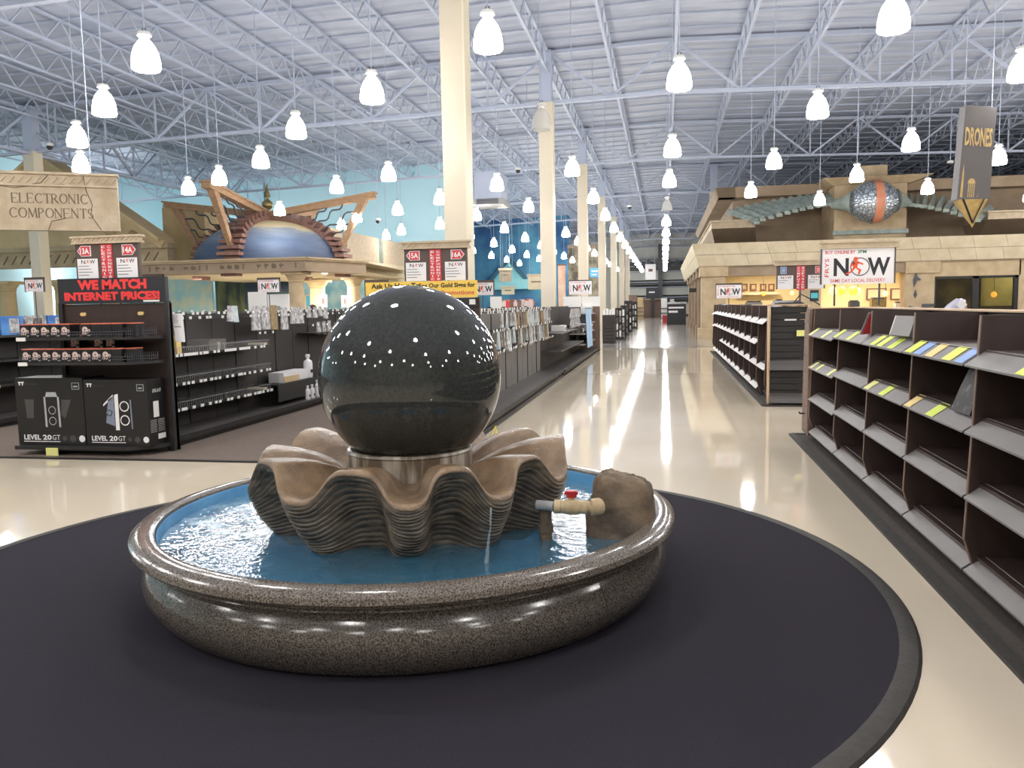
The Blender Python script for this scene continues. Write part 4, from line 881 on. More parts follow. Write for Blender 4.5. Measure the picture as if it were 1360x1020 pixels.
obj('base_deck', MB().box(-3.3, -2.2, 18.32, 28.2, .105, .13), M['deck'], B2); obj('kick_plate', MB().box(-3.28, -2.23, 18.32, 28.2, .012, .105), M['black'], B2); obj('deck_rail', MB().box(-2.2, -2.188, 18.32, 28.2, .07, .135), M['black'], B2)
for k in range(8): obj('back_panel', MB().box(-2.8, -2.76, 18.33 + k * 1.22, 19.53 + k * 1.22, .13, 1.55), M['dark'], B2)
obj('end_panel', MB().box(-3.2, -2.16, 28.06, 28.12, 0, 1.62), M['walnut'], B2)
for z, y0, y1 in ((.95, 18.5, 22.0), (.55, 18.5, 23.8), (1.02, 23.9, 27.8), (.74, 23.9, 27.8), (.42, 23.9, 27.8), (1.3, 25.5, 28)): obj('shelf', MB().box(-2.75, -2.3, y0, y1, z - .03, z), M['grey'] if y0 > 20 else M['deck'], B2)
for i, (y, z, h, m) in enumerate(((19.8, .955, .14, 'wtag'), (24.3, .745, .2, 'bag3'), (26.2, 1.025, .26, 'signw'), (26.9, 1.025, .2, 'bag4'), (26.6, .745, .22, 'signw'), (27.4, .745, .2, 'wtag'), (27.0, .425, .22, 'bag2'), (26.0, .425, .2, 'bag3'), (26.9, 1.305, .22, 'wtag'), (27.5, 1.305, .2, 'bag4'))):
    t = thing('boxed_item', f'small boxed item on the end bay of the aisle gondola, {ords[i]} in the bay', 'box', (-2.5, y, z)); obj('carton', MB().box(-2.68, -2.36, y - .2, y + .2, z, z + h), M[m], t); obj('label', MB().box(-2.36, -2.355, y - .1, y + .08, z + .03, z + h * .7), M['bag3'] if m != 'bag3' else M['wtag'], t)
for k in range(8):
    y = 21.4 + .3 * k
    for z in (1.46, 1.2): packet(-2.4, y, z, .22, .22, M['bag'], f'pale packet, {nth(k)} from the left in the {"upper" if z > 1.3 else "lower"} row of the aisle wire rack', 'packets on the wire rack', .03)
ct = mat('pale_blue_cloth', L(178, 202, 222), L(140, 172, 204), scale=3, rough=.8, stretch=(1, 8, .2))
t = thing('hanging_towel', 'tall pale blue hanging cloth near the end of the aisle gondola', 'cloth', (-2.25, 25, .2)); mb = MB()
pts = [(y, -2.25 + .05 * math.sin((y - 24.4) * 11)) for y in [24.4 + .08 * i for i in range(22)]]
for p, q in zip(pts, pts[1:]): mb.add([(p[1], p[0], .3), (q[1], q[0], .3), (q[1] - .05, q[0], 1.46), (p[1] - .05, p[0], 1.46)], [(0, 1, 2, 3)])
obj('cloth', mb, ct, t); obj('rail', MB().tube([(-2.3, 24.3, 1.47), (-2.3, 26.2, 1.47)], .012), M['iron'], t)
for (x0, x1, Y, lb) in ((651, 666, 15, 'left'), (748, 772, 24, 'middle'), (773, 797, 27, 'right')):
    a = at(x0, 394, Y=Y); b = at(x1, 404, Y=Y); o = obj('header_card', MB().box(a.x, b.x, Y, Y + .03, 1.52, a.z), M['wtag']); tag(o, f'blank white header card on top of the aisle gondola, {lb} one', 'card')
# gold promotion banner on the end of that run, behind the ball
t = thing('promotion_banner', 'yellow promotion banner with black and orange lettering behind the top of the black ball', 'sign', (-2.82, 9.35, 1.6))
obj('end_panel', MB().box(-3.45, -2.12, 9.36, 9.42, 0, 1.70), M['wine'], t)
obj('board', MB().box(-3.5, -2.14, 9.33, 9.36, 1.705, 1.90), M['yellow'], t)
obj('lower_board', MB().box(-2.36, -2.14, 9.32, 9.355, 1.60, 1.70), M['ink'], t)
mb = MB(); put_text(mb, 'Ask Us How To', (-3.13, 9.327, 1.855), UX, UZ, .6, .06, .03); put_text(mb, 'See Our Gold Signs for', (-2.5, 9.327, 1.842), UX, UZ, .68, .07, .03); obj('lettering', mb, M['ink'], t)
mb = MB(); put_text(mb, 'Save', (-3.1, 9.327, 1.77), UX, UZ, .5, .08, .03); put_text(mb, 'Special Promotions', (-2.5, 9.327, 1.755), UX, UZ, .66, .07, .03); obj('orange_lettering', mb, M['orange'], t)
obj('small_note', MB().box(-2.23, -2.16, 9.315, 9.32, 1.62, 1.68), M['wtag'], t)
hd = mat('yellow_caution', L(226, 212, 60), rough=.5)
a = at(655, 558, Y=9.0); t = thing('caution_tape', 'scrap of yellow tape sticking out behind the right side of the ball', 'tape', (a.x, 9, 0)); obj('strip', MB().bar((a.x - .07, 9, .02), (a.x + .03, 9, .24), .05, .01).bar((a.x + .02, 9.0, .02), (a.x + .04, 9, .2), .03, .01), hd, t)
# person looking over the left shelves
px = at(415, 398, Y=17.6); X_, Y_ = px.x, 17.6
skin = mat('skin', L(176, 128, 104), rough=.6); hair = mat('dark_hair', L(44, 34, 30), rough=.7); shirt = mat('dark_shirt', L(52, 56, 70), rough=.9); trous = mat('dark_trousers', L(44, 42, 46), rough=.9)
t = thing('person', 'person with dark hair standing behind the left shelves, only the head showing', 'person', (X_, Y_, 0))
J = {'pel': (0, 0, .95), 'wai': (0, 0, 1.1), 'che': (0, 0, 1.32), 'nec': (0, 0, 1.46), 'hed': (0, -.02, 1.53), 'crn': (0, -.02, 1.66)}
E_ = [('pel', 'wai'), ('wai', 'che'), ('che', 'nec'), ('nec', 'hed'), ('hed', 'crn')]; Rr = {'pel': .15, 'wai': .13, 'che': .15, 'nec': .055, 'hed': .075, 'crn': .08}
for s, n_ in ((-1, 'l'), (1, 'r')):
    J.update({'hp' + n_: (s * .09, 0, .88), 'kn' + n_: (s * .1, -.02, .48), 'an' + n_: (s * .1, .02, .08), 'to' + n_: (s * .11, -.14, .05), 'sh' + n_: (s * .18, 0, 1.38), 'el' + n_: (s * .24, .03, 1.1), 'wr' + n_: (s * .2, -.18, .98), 'ha' + n_: (s * .18, -.27, .97)})
    E_ += [('pel', 'hp' + n_), ('hp' + n_, 'kn' + n_), ('kn' + n_, 'an' + n_), ('an' + n_, 'to' + n_), ('che', 'sh' + n_), ('sh' + n_, 'el' + n_), ('el' + n_, 'wr' + n_), ('wr' + n_, 'ha' + n_)]
    for k_, r_ in (('hp', .095), ('kn', .06), ('an', .042), ('to', .038), ('sh', .065), ('el', .045), ('wr', .03), ('ha', .036)): Rr[k_ + n_] = r_
ks = list(J); me = bpy.data.meshes.new('body'); me.from_pydata([J[k] for k in ks], [(ks.index(a), ks.index(b)) for a, b in E_], []); o = bpy.data.objects.new('body', me); C.objects.link(o)
sk_ = o.modifiers.new('s', 'SKIN')
for i, k in enumerate(ks): me.skin_vertices[0].data[i].radius = (Rr[k],) * 2
me.skin_vertices[0].data[0].use_root = True; o.modifiers.new('d', 'SUBSURF').levels = 2
dg = bpy.context.evaluated_depsgraph_get(); bm_ = bpy.data.meshes.new_from_object(o.evaluated_get(dg)); bpy.data.objects.remove(o)
for m_ in (trous, shirt, skin): bm_.materials.append(m_)
for p_ in bm_.polygons: c_ = p_.center; p_.material_index = 0 if c_.z < .95 else 2 if (c_.z > 1.44 or (c_.y < -.14 and c_.z < 1.05)) else 1; p_.use_smooth = True
obj('body', bm_, None, t)
sph = lambda c, r, a=1, n=12: MB().lathe([(r * math.sin(PI * k / 8) + 1e-4, -a * r * math.cos(PI * k / 8)) for k in range(9)], n, c)
hb = MB(); hv = []
for k in range(9):
    for i in range(16):
        th = PI * .58 * k / 8; ph = 2 * PI * i / 16; fr_ = .8 if math.sin(ph) < -.3 and k > 5 else 1
        hv.append((X_ + .1 * math.sin(th) * math.cos(ph), Y_ - .01 + .11 * math.sin(th) * math.sin(ph) * fr_, 1.605 + .1 * math.cos(th)))
hb.add(hv, [(k * 16 + i, k * 16 + (i + 1) % 16, (k + 1) * 16 + (i + 1) % 16, (k + 1) * 16 + i) for k in range(8) for i in range(16)]); obj('hair', hb, hair, t, 80)
for s in (-1, 1): obj('eye', sph((X_ + s * .03, Y_ - .098, 1.58), .011), M['ink'], t, 60)
obj('nose', sph((X_, Y_ - .108, 1.555), .014, 1.5), skin, t, 60); obj('mouth', MB().box(X_ - .022, X_ + .022, Y_ - .098, Y_ - .09, 1.515, 1.523), M['rib'], t)
# ------------------------------------------------------------------ walnut book shelves on the right
def tagpatch(x0, x1, z0, z1, ya, yb):                         # patch on the sloped lip
    n = Vector((-(z1 - z0), 0, (x1 - x0))).normalized() * .003
    q = [Vector((x0, ya, z0)) + n, Vector((x0, yb, z0)) + n, Vector((x1, yb, z1)) + n, Vector((x1, ya, z1)) + n]
    return MB().add(q, [(0, 1, 2, 3)]).add([p - n * .7 for p in q], [(3, 2, 1, 0)])
def book_run(label, D, xf, lipm, tags, skip=(), rows=(1.245, .885, .53, .13)):
    t = thing('book_shelving', label, 'shelving', (xf, D[-1], 0)); top = 1.505
    y0, y1 = D[-1], D[0]
    obj('back_panel', MB().box(xf + .48, xf + .52, y0, y1, .06, top), M['wine'], t)
    obj('top_rail', MB().box(xf + .44, xf + .56, y0, y1, top, top + .012), M['tanw'], t)
    obj('base', MB().box(xf + .12, xf + .9, y0 + .02, y1 - .02, .012, .09), M['black'], t)
    obj('rear_panel', MB().box(xf + .95, xf + .99, y0, y1, .06, 1.2), M['wine'], t)
    obj('bottom_board', MB().box(xf + .1, xf + .97, y0, y1, .09, .115), M['wine'], t)
    for i, y in enumerate(D):
        prof = [(xf + .07, .07), (xf + .5, .07), (xf + .5, top), (xf + .045, top), (xf + .0, .3)]
        d = obj('divider', MB().prism(prof, lambda u, v, w: (u, y + w, v), -.011, .011), M['wine'], t)
        obj('front_edge', MB().bar((xf - .002, y, .3), (xf + .043, y, top), .024, .006).bar((xf + .07, y, .07), (xf - .002, y, .3), .024, .006), M['walnut'], d)
        obj('foot', MB().box(xf + .1, xf + .16, y - .03, y + .03, .012, .07), M['black'], t)
    for b in range(len(D) - 1):
        ya, yb = D[b + 1] + .013, D[b] - .013
        for r, z in enumerate(rows):
            if (b, r) in skip: continue
            dz = -.03 * (r < 3) * (1 if b == 0 else 0)
            xo = xf - .035 + (.01 * r); z_ = z + dz
            s = obj('shelf', MB().box(xf + .06, xf + .48, ya, yb, z_ + .058, z_ + .075), M['wine'], t)
            tp_ = .13 if lipm is M['lipw'] else 0
            obj('shelf_lip', MB().hexa([(xo, ya, z_ - .01), (xo, yb, z_ - .01), (xo + .115, yb - tp_, z_ + .068), (xo + .115, ya + tp_, z_ + .068)], [(xo, ya, z_), (xo, yb, z_), (xo + .11, yb - tp_, z_ + .078), (xo + .11, ya + tp_, z_ + .078)]), lipm, s)
            for (f, wd, m) in tags.get((b, r), ()):
                yc = yb + (ya - yb) * f; obj('price_tag', tagpatch(xo + .004, xo + .104, z_ + .003, z_ + .075, yc - wd / 2, yc + wd / 2), M[m], s)
    return t
D1 = [9.55, 8.2, 7.0, 5.85, 4.7, 3.55, 2.4]
T = {(0, 0): [(.1, .13, 'ptag'), (.62, .13, 'ptag')], (0, 1): [(.12, .1, 'ptag'), (.35, .1, 'ptag'), (.82, .12, 'ptag')], (1, 0): [(.1, .13, 'ytag'), (.55, .12, 'ytag')],
     (2, 0): [(.28, .13, 'ytag'), (.46, .13, 'ytag'), (.72, .14, 'ytag')], (2, 1): [(.1, .14, 'ptag'), (.5, .14, 'ytag')],
     (3, 0): [(.1, .14, 'ytag'), (.27, .13, 'btag'), (.47, .14, 'otag'), (.75, .15, 'ytag'), (.93, .13, 'btag')], (3, 1): [(.07, .13, 'otag'), (.48, .14, 'ytag')], (4, 0): [(.62, .14, 'ytag')], (4, 3): [(.9, .1, 'ytag')]}
book_run('long dark walnut book shelving with grey sloped lips along the right edge, nearest run', D1, 1.6, M['lip'], T)
# slatted side of the end display
t = thing('end_display', 'curved slatted walnut end display closing the nearest book shelving', 'display stand', (1.6, 9.8, 0))
prof = [(9.60, .07), (9.60, 1.5), (9.66, 1.52), (9.80, 1.50), (9.90, 1.42), (9.95, 1.2), (10.0, .6), (10.03, .07)]
for x in (1.60, 2.66): obj('side_board', MB().prism(prof, lambda u, v, w: (x + w, u, v), 0, .03), M['walnut'], t)
for k in range(14):
    z = .1 + k * .098; yb = 9.98 - .1 * (z / 1.5) ** 3
    o = obj('slat', MB().box(1.594, 1.602, 9.62, yb - .03, z, z + .088), M['walnut'], t)
    obj('slat', MB().box(1.63, 2.66, yb - .07, yb - .05, z, z + .088), M['wine'], t)
obj('knob', MB().tube([(1.594, 9.7, 1.36), (1.56, 9.7, 1.36)], .012, 8), M['silver'] if 'silver' in M else M['grey'], t)
obj('hook', MB().tube([(1.594, 9.8, .3), (1.54, 9.8, .3), (1.53, 9.8, .32)], .01, 6), M['black'], t)
# things standing on that run
a = Vector((1.86, 6.05, 1.32))
t = thing('thick_book', 'thick grey boxed book leaning on the top row of the near walnut shelves', 'book', (1.9, 6.1, 1.32))
c = Vector((1.675, 6.15, 1.40)); u = Vector((.12, -.99, 0)).normalized(); v = Vector((.28, 0, .96)).normalized(); wn = u.cross(v)
obj('cover', MB().obox(c, u, v, wn, .17, .072, .035), M['lip'], t); obj('spine', MB().obox(c - u * .165, u, v, wn, .006, .072, .036), M['wtag'], t); obj('spine_print', MB().obox(c - u * .172, u, v, wn, .001, .06, .012), M['grey'], t)
t = thing('thin_book', 'thin red book leaning against a divider on the top row of the near shelves', 'book', (1.75, 7.07, 1.32))
obj('cover', MB().hexa([(1.60, 7.13, 1.31), (1.74, 7.13, 1.325), (1.74, 7.16, 1.325), (1.60, 7.16, 1.31)], [(1.64, 7.03, 1.49), (1.78, 7.03, 1.5), (1.78, 7.05, 1.5), (1.64, 7.05, 1.49)]), M['sred'], t); obj('spine', MB().bar((1.598, 7.145, 1.31), (1.638, 7.04, 1.49), .03, .006), M['grey'], t)
bagm = mat('dark_wrapped_print', L(30, 29, 31), L(120, 116, 116), scale=22, detail=6, rough=.5, spec=.15, lo=.55, hi=.8)
t = thing('wrapped_magazine', 'dark plastic-wrapped magazine slumped in the second row of the near shelves', 'magazine', (1.85, 4.95, .96))
mb = MB(); g = [(.0, -.13), (.1, -.14), (.22, -.12), (.27, -.02), (.26, .1), (.12, .13), (0, .14)]
mb.prism([(b_, a_) for a_, b_ in g], lambda u, v, w: (1.64 + .33 * v + w, 4.95 + u * 1.1, .955 + v), 0, .035); obj('cover', mb, bagm, t); obj('red_flash', MB().obox((1.67, 4.86, 1.0), UY, Vector((.31, 0, .95)), Vector((-.95, 0, .31)), .02, .035, .012), M['gred'], t)
# clear packaged item lying over the back of the shelves
pl = mat('clear_pack_plastic', L(214, 214, 226), L(170, 168, 190), scale=5, rough=.12, alpha=.75); pk = mat('pink_edge', L(214, 130, 150), rough=.4)
a = at(1256, 424, Y=7.3); b = at(1279, 399, Y=7.3); dd = (b - a).normalized()
t = thing('clear_pack', 'clear tapered plastic pack with pink edge poking up behind the walnut shelves', 'package', (a.x, 7.3, a.z))
tubep = [a - dd * .12, a + dd * .02, a + dd * .1, a + dd * .17, a + dd * .205]
obj('shell', MB().tube(tubep, [.07, .072, .07, .055, .02], 18), pl, t, 50)
obj('pink_edge', MB().tube([a + dd * (k * .03) + Vector((.066 - .003 * k * k * .3, -.02, -.03)) for k in range(-2, 6)] + [a + dd * .205], .014, 6), pk, t, 50)
wbm = Vector((dd.z, 0, -dd.x)); obj('label', MB().obox(a + dd * .15 + Vector((0, -.066, 0)), dd, wbm, UY, .03, .03, .003), M['signw'], t)
o = thing('shelf_post', 'dark post carrying the clear pack behind the walnut shelves', 'post', (a.x, 7.35, 0)); obj('shaft', MB().box(a.x - .12, a.x + .02, 7.3, 7.42, 0, a.z - .08), M['wine'], o)
# farther run
D2 = [27.0 - (27 - 13.15) * k / 12 for k in range(13)]
sk = {(b, r) for b in (0, 1, 2) for r in (2,)} | {(3, 3)} - {(3, 3)} | {(11, 1), (11, 3)}
book_run('dark walnut book shelving with pale sloped lips, farther run beside the aisle', D2, 1.53, M['lipw'], {}, sk)
t = thing('end_display', 'black slatted end display with cream curved side boards on the farther walnut run', 'display stand', (2.1, 12.95, 0))
prof = [(13.1, .02), (13.1, 1.52), (12.96, 1.54), (12.9, 1.5), (12.88, 1.4), (12.93, 1.2), (12.96, .6), (12.97, .02)]
for x in (1.56, 2.12): obj('side_board', MB().prism(prof, lambda u, v, w: (x + w, u, v), 0, .025), M['tanw'], t)
for k in range(15): obj('slat', MB().box(1.585, 2.12, 13.0, 13.03, .04 + k * .098, .13 + k * .098), M['black'], t)
for z in (.05, .55): obj('ledge', MB().hexa([(1.585, 12.86, z), (2.12, 12.86, z), (2.12, 13.0, z), (1.585, 13.0, z)], [(1.585, 12.9, z + .07), (2.12, 12.9, z + .07), (2.12, 13.0, z + .14), (1.585, 13.0, z + .14)]), M['deck'], t)
obj('yellow_tag', MB().box(1.97, 2.12, 12.94, 12.945, 1.06, 1.15), M['ptag'], t); obj('name_strip', MB().box(1.80, 1.97, 12.99, 12.995, 1.295, 1.32), M['wtag'], t); obj('cap', MB().box(1.55, 2.16, 12.93, 13.1, 1.53, 1.545), M['tanw'], t)
t = thing('walnut_panel', 'plain walnut shelf back between the two end displays', 'panel', (2.4, 13.1, 0)); obj('board', MB().box(2.15, 3.0, 13.08, 13.12, .02, 1.47), M['wine'], t); obj('top_edge', MB().box(2.15, 3.0, 13.06, 13.14, 1.47, 1.485), M['tanw'], t)
for i, (y, z, m) in enumerate(((13.5, .63, 'bag'), (13.7, 1.33, 'bag'), (26.2, 1.33, 'bag3'), (25.4, 1.33, 'bag3'), (24.8, 1.33, 'bag'), (18.3, 1.33, 'bag3'))):
    t = thing('boxed_set', f'small boxed set standing on the farther walnut run, {ords[i]} of the leftover items', 'box', (1.75, y, z)); obj('carton', MB().box(1.66, 1.84, y - .12, y + .12, z, z + .2), M[m], t); obj('label', MB().box(1.655, 1.66, y - .08, y + .06, z + .04, z + .15), M['wtag'], t)
t = thing('handset', 'black desk device with trailing cord on top of the farther walnut run', 'device', (2.0, 14.2, 1.52)); obj('body', MB().hexa([(1.75, 14, 1.518), (2.3, 14, 1.518), (2.3, 14.3, 1.518), (1.75, 14.3, 1.518)], [(1.8, 14.05, 1.56), (2.2, 14.05, 1.57), (2.2, 14.3, 1.6), (1.8, 14.3, 1.6)]), M['black'], t); obj('cord', MB().tube([(2.1, 14.1, 1.57), (2.2, 14.1, 1.7), (2.35, 14.1, 1.62), (2.5, 14.1, 1.52)], .01, 5), M['black'], t)
# ------------------------------------------------------------------ domed pavilion on the left
PCX, PCY, PR, PZ = -16.25, 32.2, 3.05, 3.42
PH = 5.30 - PZ
t = thing('dome_pavilion', 'sandstone pavilion with painted blue dome and red-brown ribs carrying wooden wings', 'pavilion', (PCX, PCY, 0))
xl = at(120, 340, Y=28.6).x; xr = at(405, 340, Y=28.6).x; pr = at(486, 347, Z=3.5)
ub = Vector((pr.x - xr, pr.y - 28.6, 0)).normalized(); ubn = Vector((-ub.y, ub.x, 0))
def beam(mb, z0, z1, out, inn, m=0):
    mb.box(xl, xr + out * .4, 28.6 - out, 28.6 + inn, z0, z1, m)
    a = Vector((xr, 28.6 + .0, 0)); b = Vector((pr.x, pr.y, 0)); q = [a - ubn * out, b - ubn * out, b + ubn * inn, a + ubn * inn]
    q = [q[3], q[0], q[1], q[2]]
    mb.hexa([p + UZ * z0 for p in q], [p + UZ * z1 for p in q], m)
mb = MB(); beam(mb, 3.06, 3.40, .0, .8); obj('frieze', mb, M['sandd'], t)
mb = MB(); beam(mb, 3.40, 3.46, .1, .8); beam(mb, 3.46, 3.52, .18, .8); obj('cornice', mb, M['sand'], t)
mb = MB(); beam(mb, 3.0, 3.06, .06, .8); obj('architrave', mb, M['sandd'], t)
mb = MB()
for k in range(26):
    x = xl + 1 + k * .30
    if x > xr - .2: break
    if k % 5 == 4: continue
    h = random.choice([.1, .16, .2]); mb.box(x, x + .05, 28.59, 28.6, 3.23 - h / 2, 3.23 + h / 2); mb.box(x - .04, x + .14, 28.592, 28.6, 3.22 + (h / 2 - .02) * random.choice([-1, 1, 0]), 3.25 + (h / 2 - .02) * .5)
obj('carved_frieze_marks', mb, M['stonecut'], t, kind='stuff')
obj('roof_deck', MB().add([(xl, 28.7, 3.44), (xr, 28.7, 3.44), (pr.x, pr.y, 3.44), (pr.x - 1, 41, 3.44), (xl, 41, 3.44)] + [(xl, 28.7, 3.06), (xr, 28.7, 3.06), (pr.x, pr.y, 3.06), (pr.x - 1, 41, 3.06), (xl, 41, 3.06)], [(0, 1, 2, 3, 4), (9, 8, 7, 6, 5)]), M['sandl'], t)
dm = bpy.data.materials.new('painted_sky_dome'); dm.use_nodes = True; nt = dm.node_tree; p_ = nt.nodes['Principled BSDF']; p_.inputs['Roughness'].default_value = .6
tc = nt.nodes.new('ShaderNodeTexCoord'); sx = nt.nodes.new('ShaderNodeSeparateXYZ'); nz = nt.nodes.new('ShaderNodeTexNoise'); nz.inputs['Scale'].default_value = 1.6; nz.inputs['Detail'].default_value = 7
mp_ = nt.nodes.new('ShaderNodeMapping'); mp_.inputs['Scale'].default_value = (.5, .5, 2.2); ad = nt.nodes.new('ShaderNodeMath'); ad.operation = 'MULTIPLY_ADD'; ad.inputs[1].default_value = .7
cr = nt.nodes.new('ShaderNodeValToRGB'); e = cr.color_ramp.elements; e[0].position = .15; e[0].color = (*L(66, 80, 106), 1); e[1].position = .9; e[1].color = (*L(236, 214, 160), 1)
for ps_, c_ in ((.36, L(92, 108, 134)), (.50, L(118, 132, 152)), (.60, L(148, 158, 170)), (.66, L(230, 212, 172))): q = cr.color_ramp.elements.new(ps_); q.color = (*c_, 1)
mr = nt.nodes.new('ShaderNodeMapRange'); mr.inputs[1].default_value = PZ; mr.inputs[2].default_value = PZ + PH + .3
lk = nt.links.new; lk(tc.outputs['Object'], mp_.inputs[0]); lk(tc.outputs['Object'], sx.inputs[0]); lk(mp_.outputs[0], nz.inputs[0]); lk(sx.outputs[2], mr.inputs[0])
sb = nt.nodes.new('ShaderNodeMath'); sb.operation = 'SUBTRACT'; sb.inputs[1].default_value = .5
lk(nz.outputs[0], sb.inputs[0]); lk(sb.outputs[0], ad.inputs[0]); ad.inputs[1].default_value = .35; lk(mr.outputs[0], ad.inputs[2]); lk(ad.outputs[0], cr.inputs[0]); lk(cr.outputs[0], p_.inputs['Base Color'])
obj('dome', MB().lathe([(PR * math.cos(PI / 2 * k / 20) + 1e-3, PZ + PH * math.sin(PI / 2 * k / 20)) for k in range(21)], 64, (PCX, PCY, 0)), dm, t, 60)
def wing(d):
    d = Vector((d[0], d[1], 0)); s = Vector((-d.y, d.x, 0)); O = Vector((PCX, PCY, 0))
    P = lambda r, z, w=0: O + d * r + s * w + UZ * z
    rib = MB(); n = 18; hw = .27
    pts = []
    for k in range(n + 1):
        a = PI / 2 * k / n; pts.append((a, PR * math.cos(a), PZ + PH * math.sin(a)))
    vs = []
    for a, r, z in pts:
        nr, nz_ = math.cos(a), math.sin(a)
        for w_, o_ in ((-hw, -.03), (hw, -.03), (hw, .17), (-hw, .17)): vs.append(P(r + nr * o_, z + nz_ * o_, w_))
    rib.add(vs, [(4*k + i, 4*k + (i+1) % 4, 4*k + 4 + (i+1) % 4, 4*k + 4 + i) for k in range(n) for i in range(4)])
    # bottom pier of stacked blocks
    obj('rib', rib, M['rib'], t)
    for k in range(13):
        a = PI / 2 * (k + .35) / 13.5; r, z = PR * math.cos(a), PZ + PH * math.sin(a); nr, nz_ = math.cos(a), math.sin(a)
        big = 1.25 if k < 5 else 1.0 - .035 * (k - 5); c = P(r + nr * .24, z + nz_ * .24)
        ln = d * nr + UZ * nz_; up_ = s.cross(ln)
        if k < 5: ln, up_ = d, UZ
        obj('step_block', MB().obox(c, s, ln, up_, .36 * big, .17 * big, .055 * (1.2 if k < 5 else 1)), M['rib'], t)
    obj('rib_foot', MB().obox(P(PR + .15, PZ - .22), s, d, UZ, .33, .22, .3), M['rib'], t)
    tp = lambda r: 5.50 + (r - .1) * .135
    bm_ = MB(); bm_.bar(P(.1, tp(.1)), P(4.7, tp(4.7)), .34, .2).bar(P(.1, tp(.1) + .13), P(4.75, tp(4.75) + .13), .46, .07)
    obj('wing_beam', bm_, M['wood'], t)
    obj('wing_strut', MB().hexa([P(3.05, 4.05, -.09), P(3.25, 4.05, -.09), P(3.25, 4.05, .09), P(3.05, 4.05, .09)], [P(4.05, 5.98, -.14), P(4.4, 6.0, -.14), P(4.4, 6.0, .14), P(4.05, 5.98, .14)]), M['wood'], t)
    for (a, b) in (((3.05, 4.2), (3.5, 4.55)), ((2.8, 4.55), (3.8, 5.2)), ((2.5, 4.8), (4.05, 5.75)), ((2.1, 5.0), (3.3, 5.85)), ((1.7, 5.1), (2.6, 5.75))):
        v = Vector(b) - Vector(a); nn = Vector((-v.y, v.x)).normalized(); q = []
        for k in range(13):
            f = k / 12; o_ = .09 * v.length / 1.5 * math.sin(f * 4 * PI); q.append(P(a[0] + v.x * f + nn.x * o_, a[1] + v.y * f + nn.y * o_))
        obj('wavy_bar', MB().tube(q, .035, 6), M['iron'], t, 60)
for d in ((0, -1), (1, 0), (-1, 0), (0, 1)): wing(d)
obj('finial', MB().lathe([(.001, 5.66), (.08, 5.66), (.06, 5.74), (.12, 5.78), (.2, 5.86), (.225, 5.96), (.2, 6.06), (.1, 6.14), (.06, 6.18), (.06, 6.26), (.13, 6.28), (.12, 6.32), (.06, 6.6), (.02, 6.78), (.001, 6.8)], 24, (PCX, PCY, 0)), M['brass'], t, 50)
M['dl'] = mat('downlight_glass', (1, .96, .9), emis=12)
def pav_column(mb_parent, x, y, r, m):
    obj('column_shaft', MB().lathe([(r * 1.05, 0), (r * 1.05, .1), (r, .3), (r * .96, 1.6), (r * .88, 2.6)], 24, (x, y, 0)), m, mb_parent, 40)
    obj('capital', MB().lathe([(r * .9, 2.6), (r * 1.0, 2.64), (r * .92, 2.68), (r * 1.0, 2.72), (r * 1.25, 2.86), (r * 1.3, 2.9)], 24, (x, y, 0)).box(x - r * 1.35, x + r * 1.35, y - r * 1.35, y + r * 1.35, 2.9, 3.03), m, mb_parent, 40)
cx = at(394, 390, Y=29.1).x; pav_column(t, cx, 29.1, .31, M['sand'])
cx = at(470, 390, Y=35.6).x; pav_column(t, cx, 35.6, .33, M['sand'])
cx = at(150, 390, Y=29.1).x; pav_column(t, cx, 29.1, .33, M['sand'])
for (px_, py_, Y) in ((244, 348, 29.6), (356, 348, 29.6), (406, 351, 30.5), (431, 357, 32), (449, 356, 34)):
    p = at(px_, py_, Y=Y); obj('downlight', MB().lathe([(.001, 3.04), (.12, 3.04), (.13, 3.07)], 14, (p.x, Y, 0)), M['dl'], t)
for (x_, y_) in ((-19.5, 31), (-16.5, 30.5), (-14.6, 31.5), (-19, 35.5), (-16, 36), (-14.8, 34.5), (-18.5, 38.6), (-15.5, 38.6)):  # carry the downlights' glow, with more added to brighten the murals
    l = bpy.data.lights.new('pavilion_fill_downlight', 'AREA'); l.shape = 'DISK'; l.size = .3; l.energy = 150; l.color = (1, .95, .86); o = bpy.data.objects.new('pavilion_fill_downlight', l); C.objects.link(o); o.location = (x_, y_, 3.03)
for i, (px_, Y, r) in enumerate(((422, 38, .4), (506, 42, .42))):
    p = at(px_, 390, Y=Y); q = thing('stone_column', f'round sandstone column standing behind the pavilion, {"left" if i == 0 else "right"} of the two', 'column', (p.x, Y, 0)); pav_column(q, p.x, Y, r, M['tan'])
# long facade running back from the pavilion
fx = -13.6
t = thing('block_facade', 'long pale block facade with dark vertical slots receding beside the pavilion', 'facade', (fx, 40, 3))
for i, (a, b) in enumerate(((32.4, 33.6), (34.2, 38.2), (38.8, 45.4))): obj('wall_panel', MB().box(fx - .4, fx, a, b, 3.75, 4.95), M['stone'], t)
for a in (33.6, 38.2):
    for k in range(3): obj('slot_fin', MB().box(fx - .3, fx - .02, a + .06 + k * .2, a + .16 + k * .2, 3.75, 4.92), M['copper'], t)
    obj('slot_back', MB().box(fx - .4, fx - .3, a, a + .6, 3.75, 4.92), M['iron'], t)
obj('cornice', MB().box(fx - .5, fx + .12, 32.4, 45.4, 3.5, 3.75).box(fx - .5, fx + .2, 32.4, 45.4, 3.42, 3.5), M['sandl'], t)
obj('lower_band', MB().box(fx - .5, fx + .05, 33, 45.4, 2.95, 3.42), M['sandl'], t)
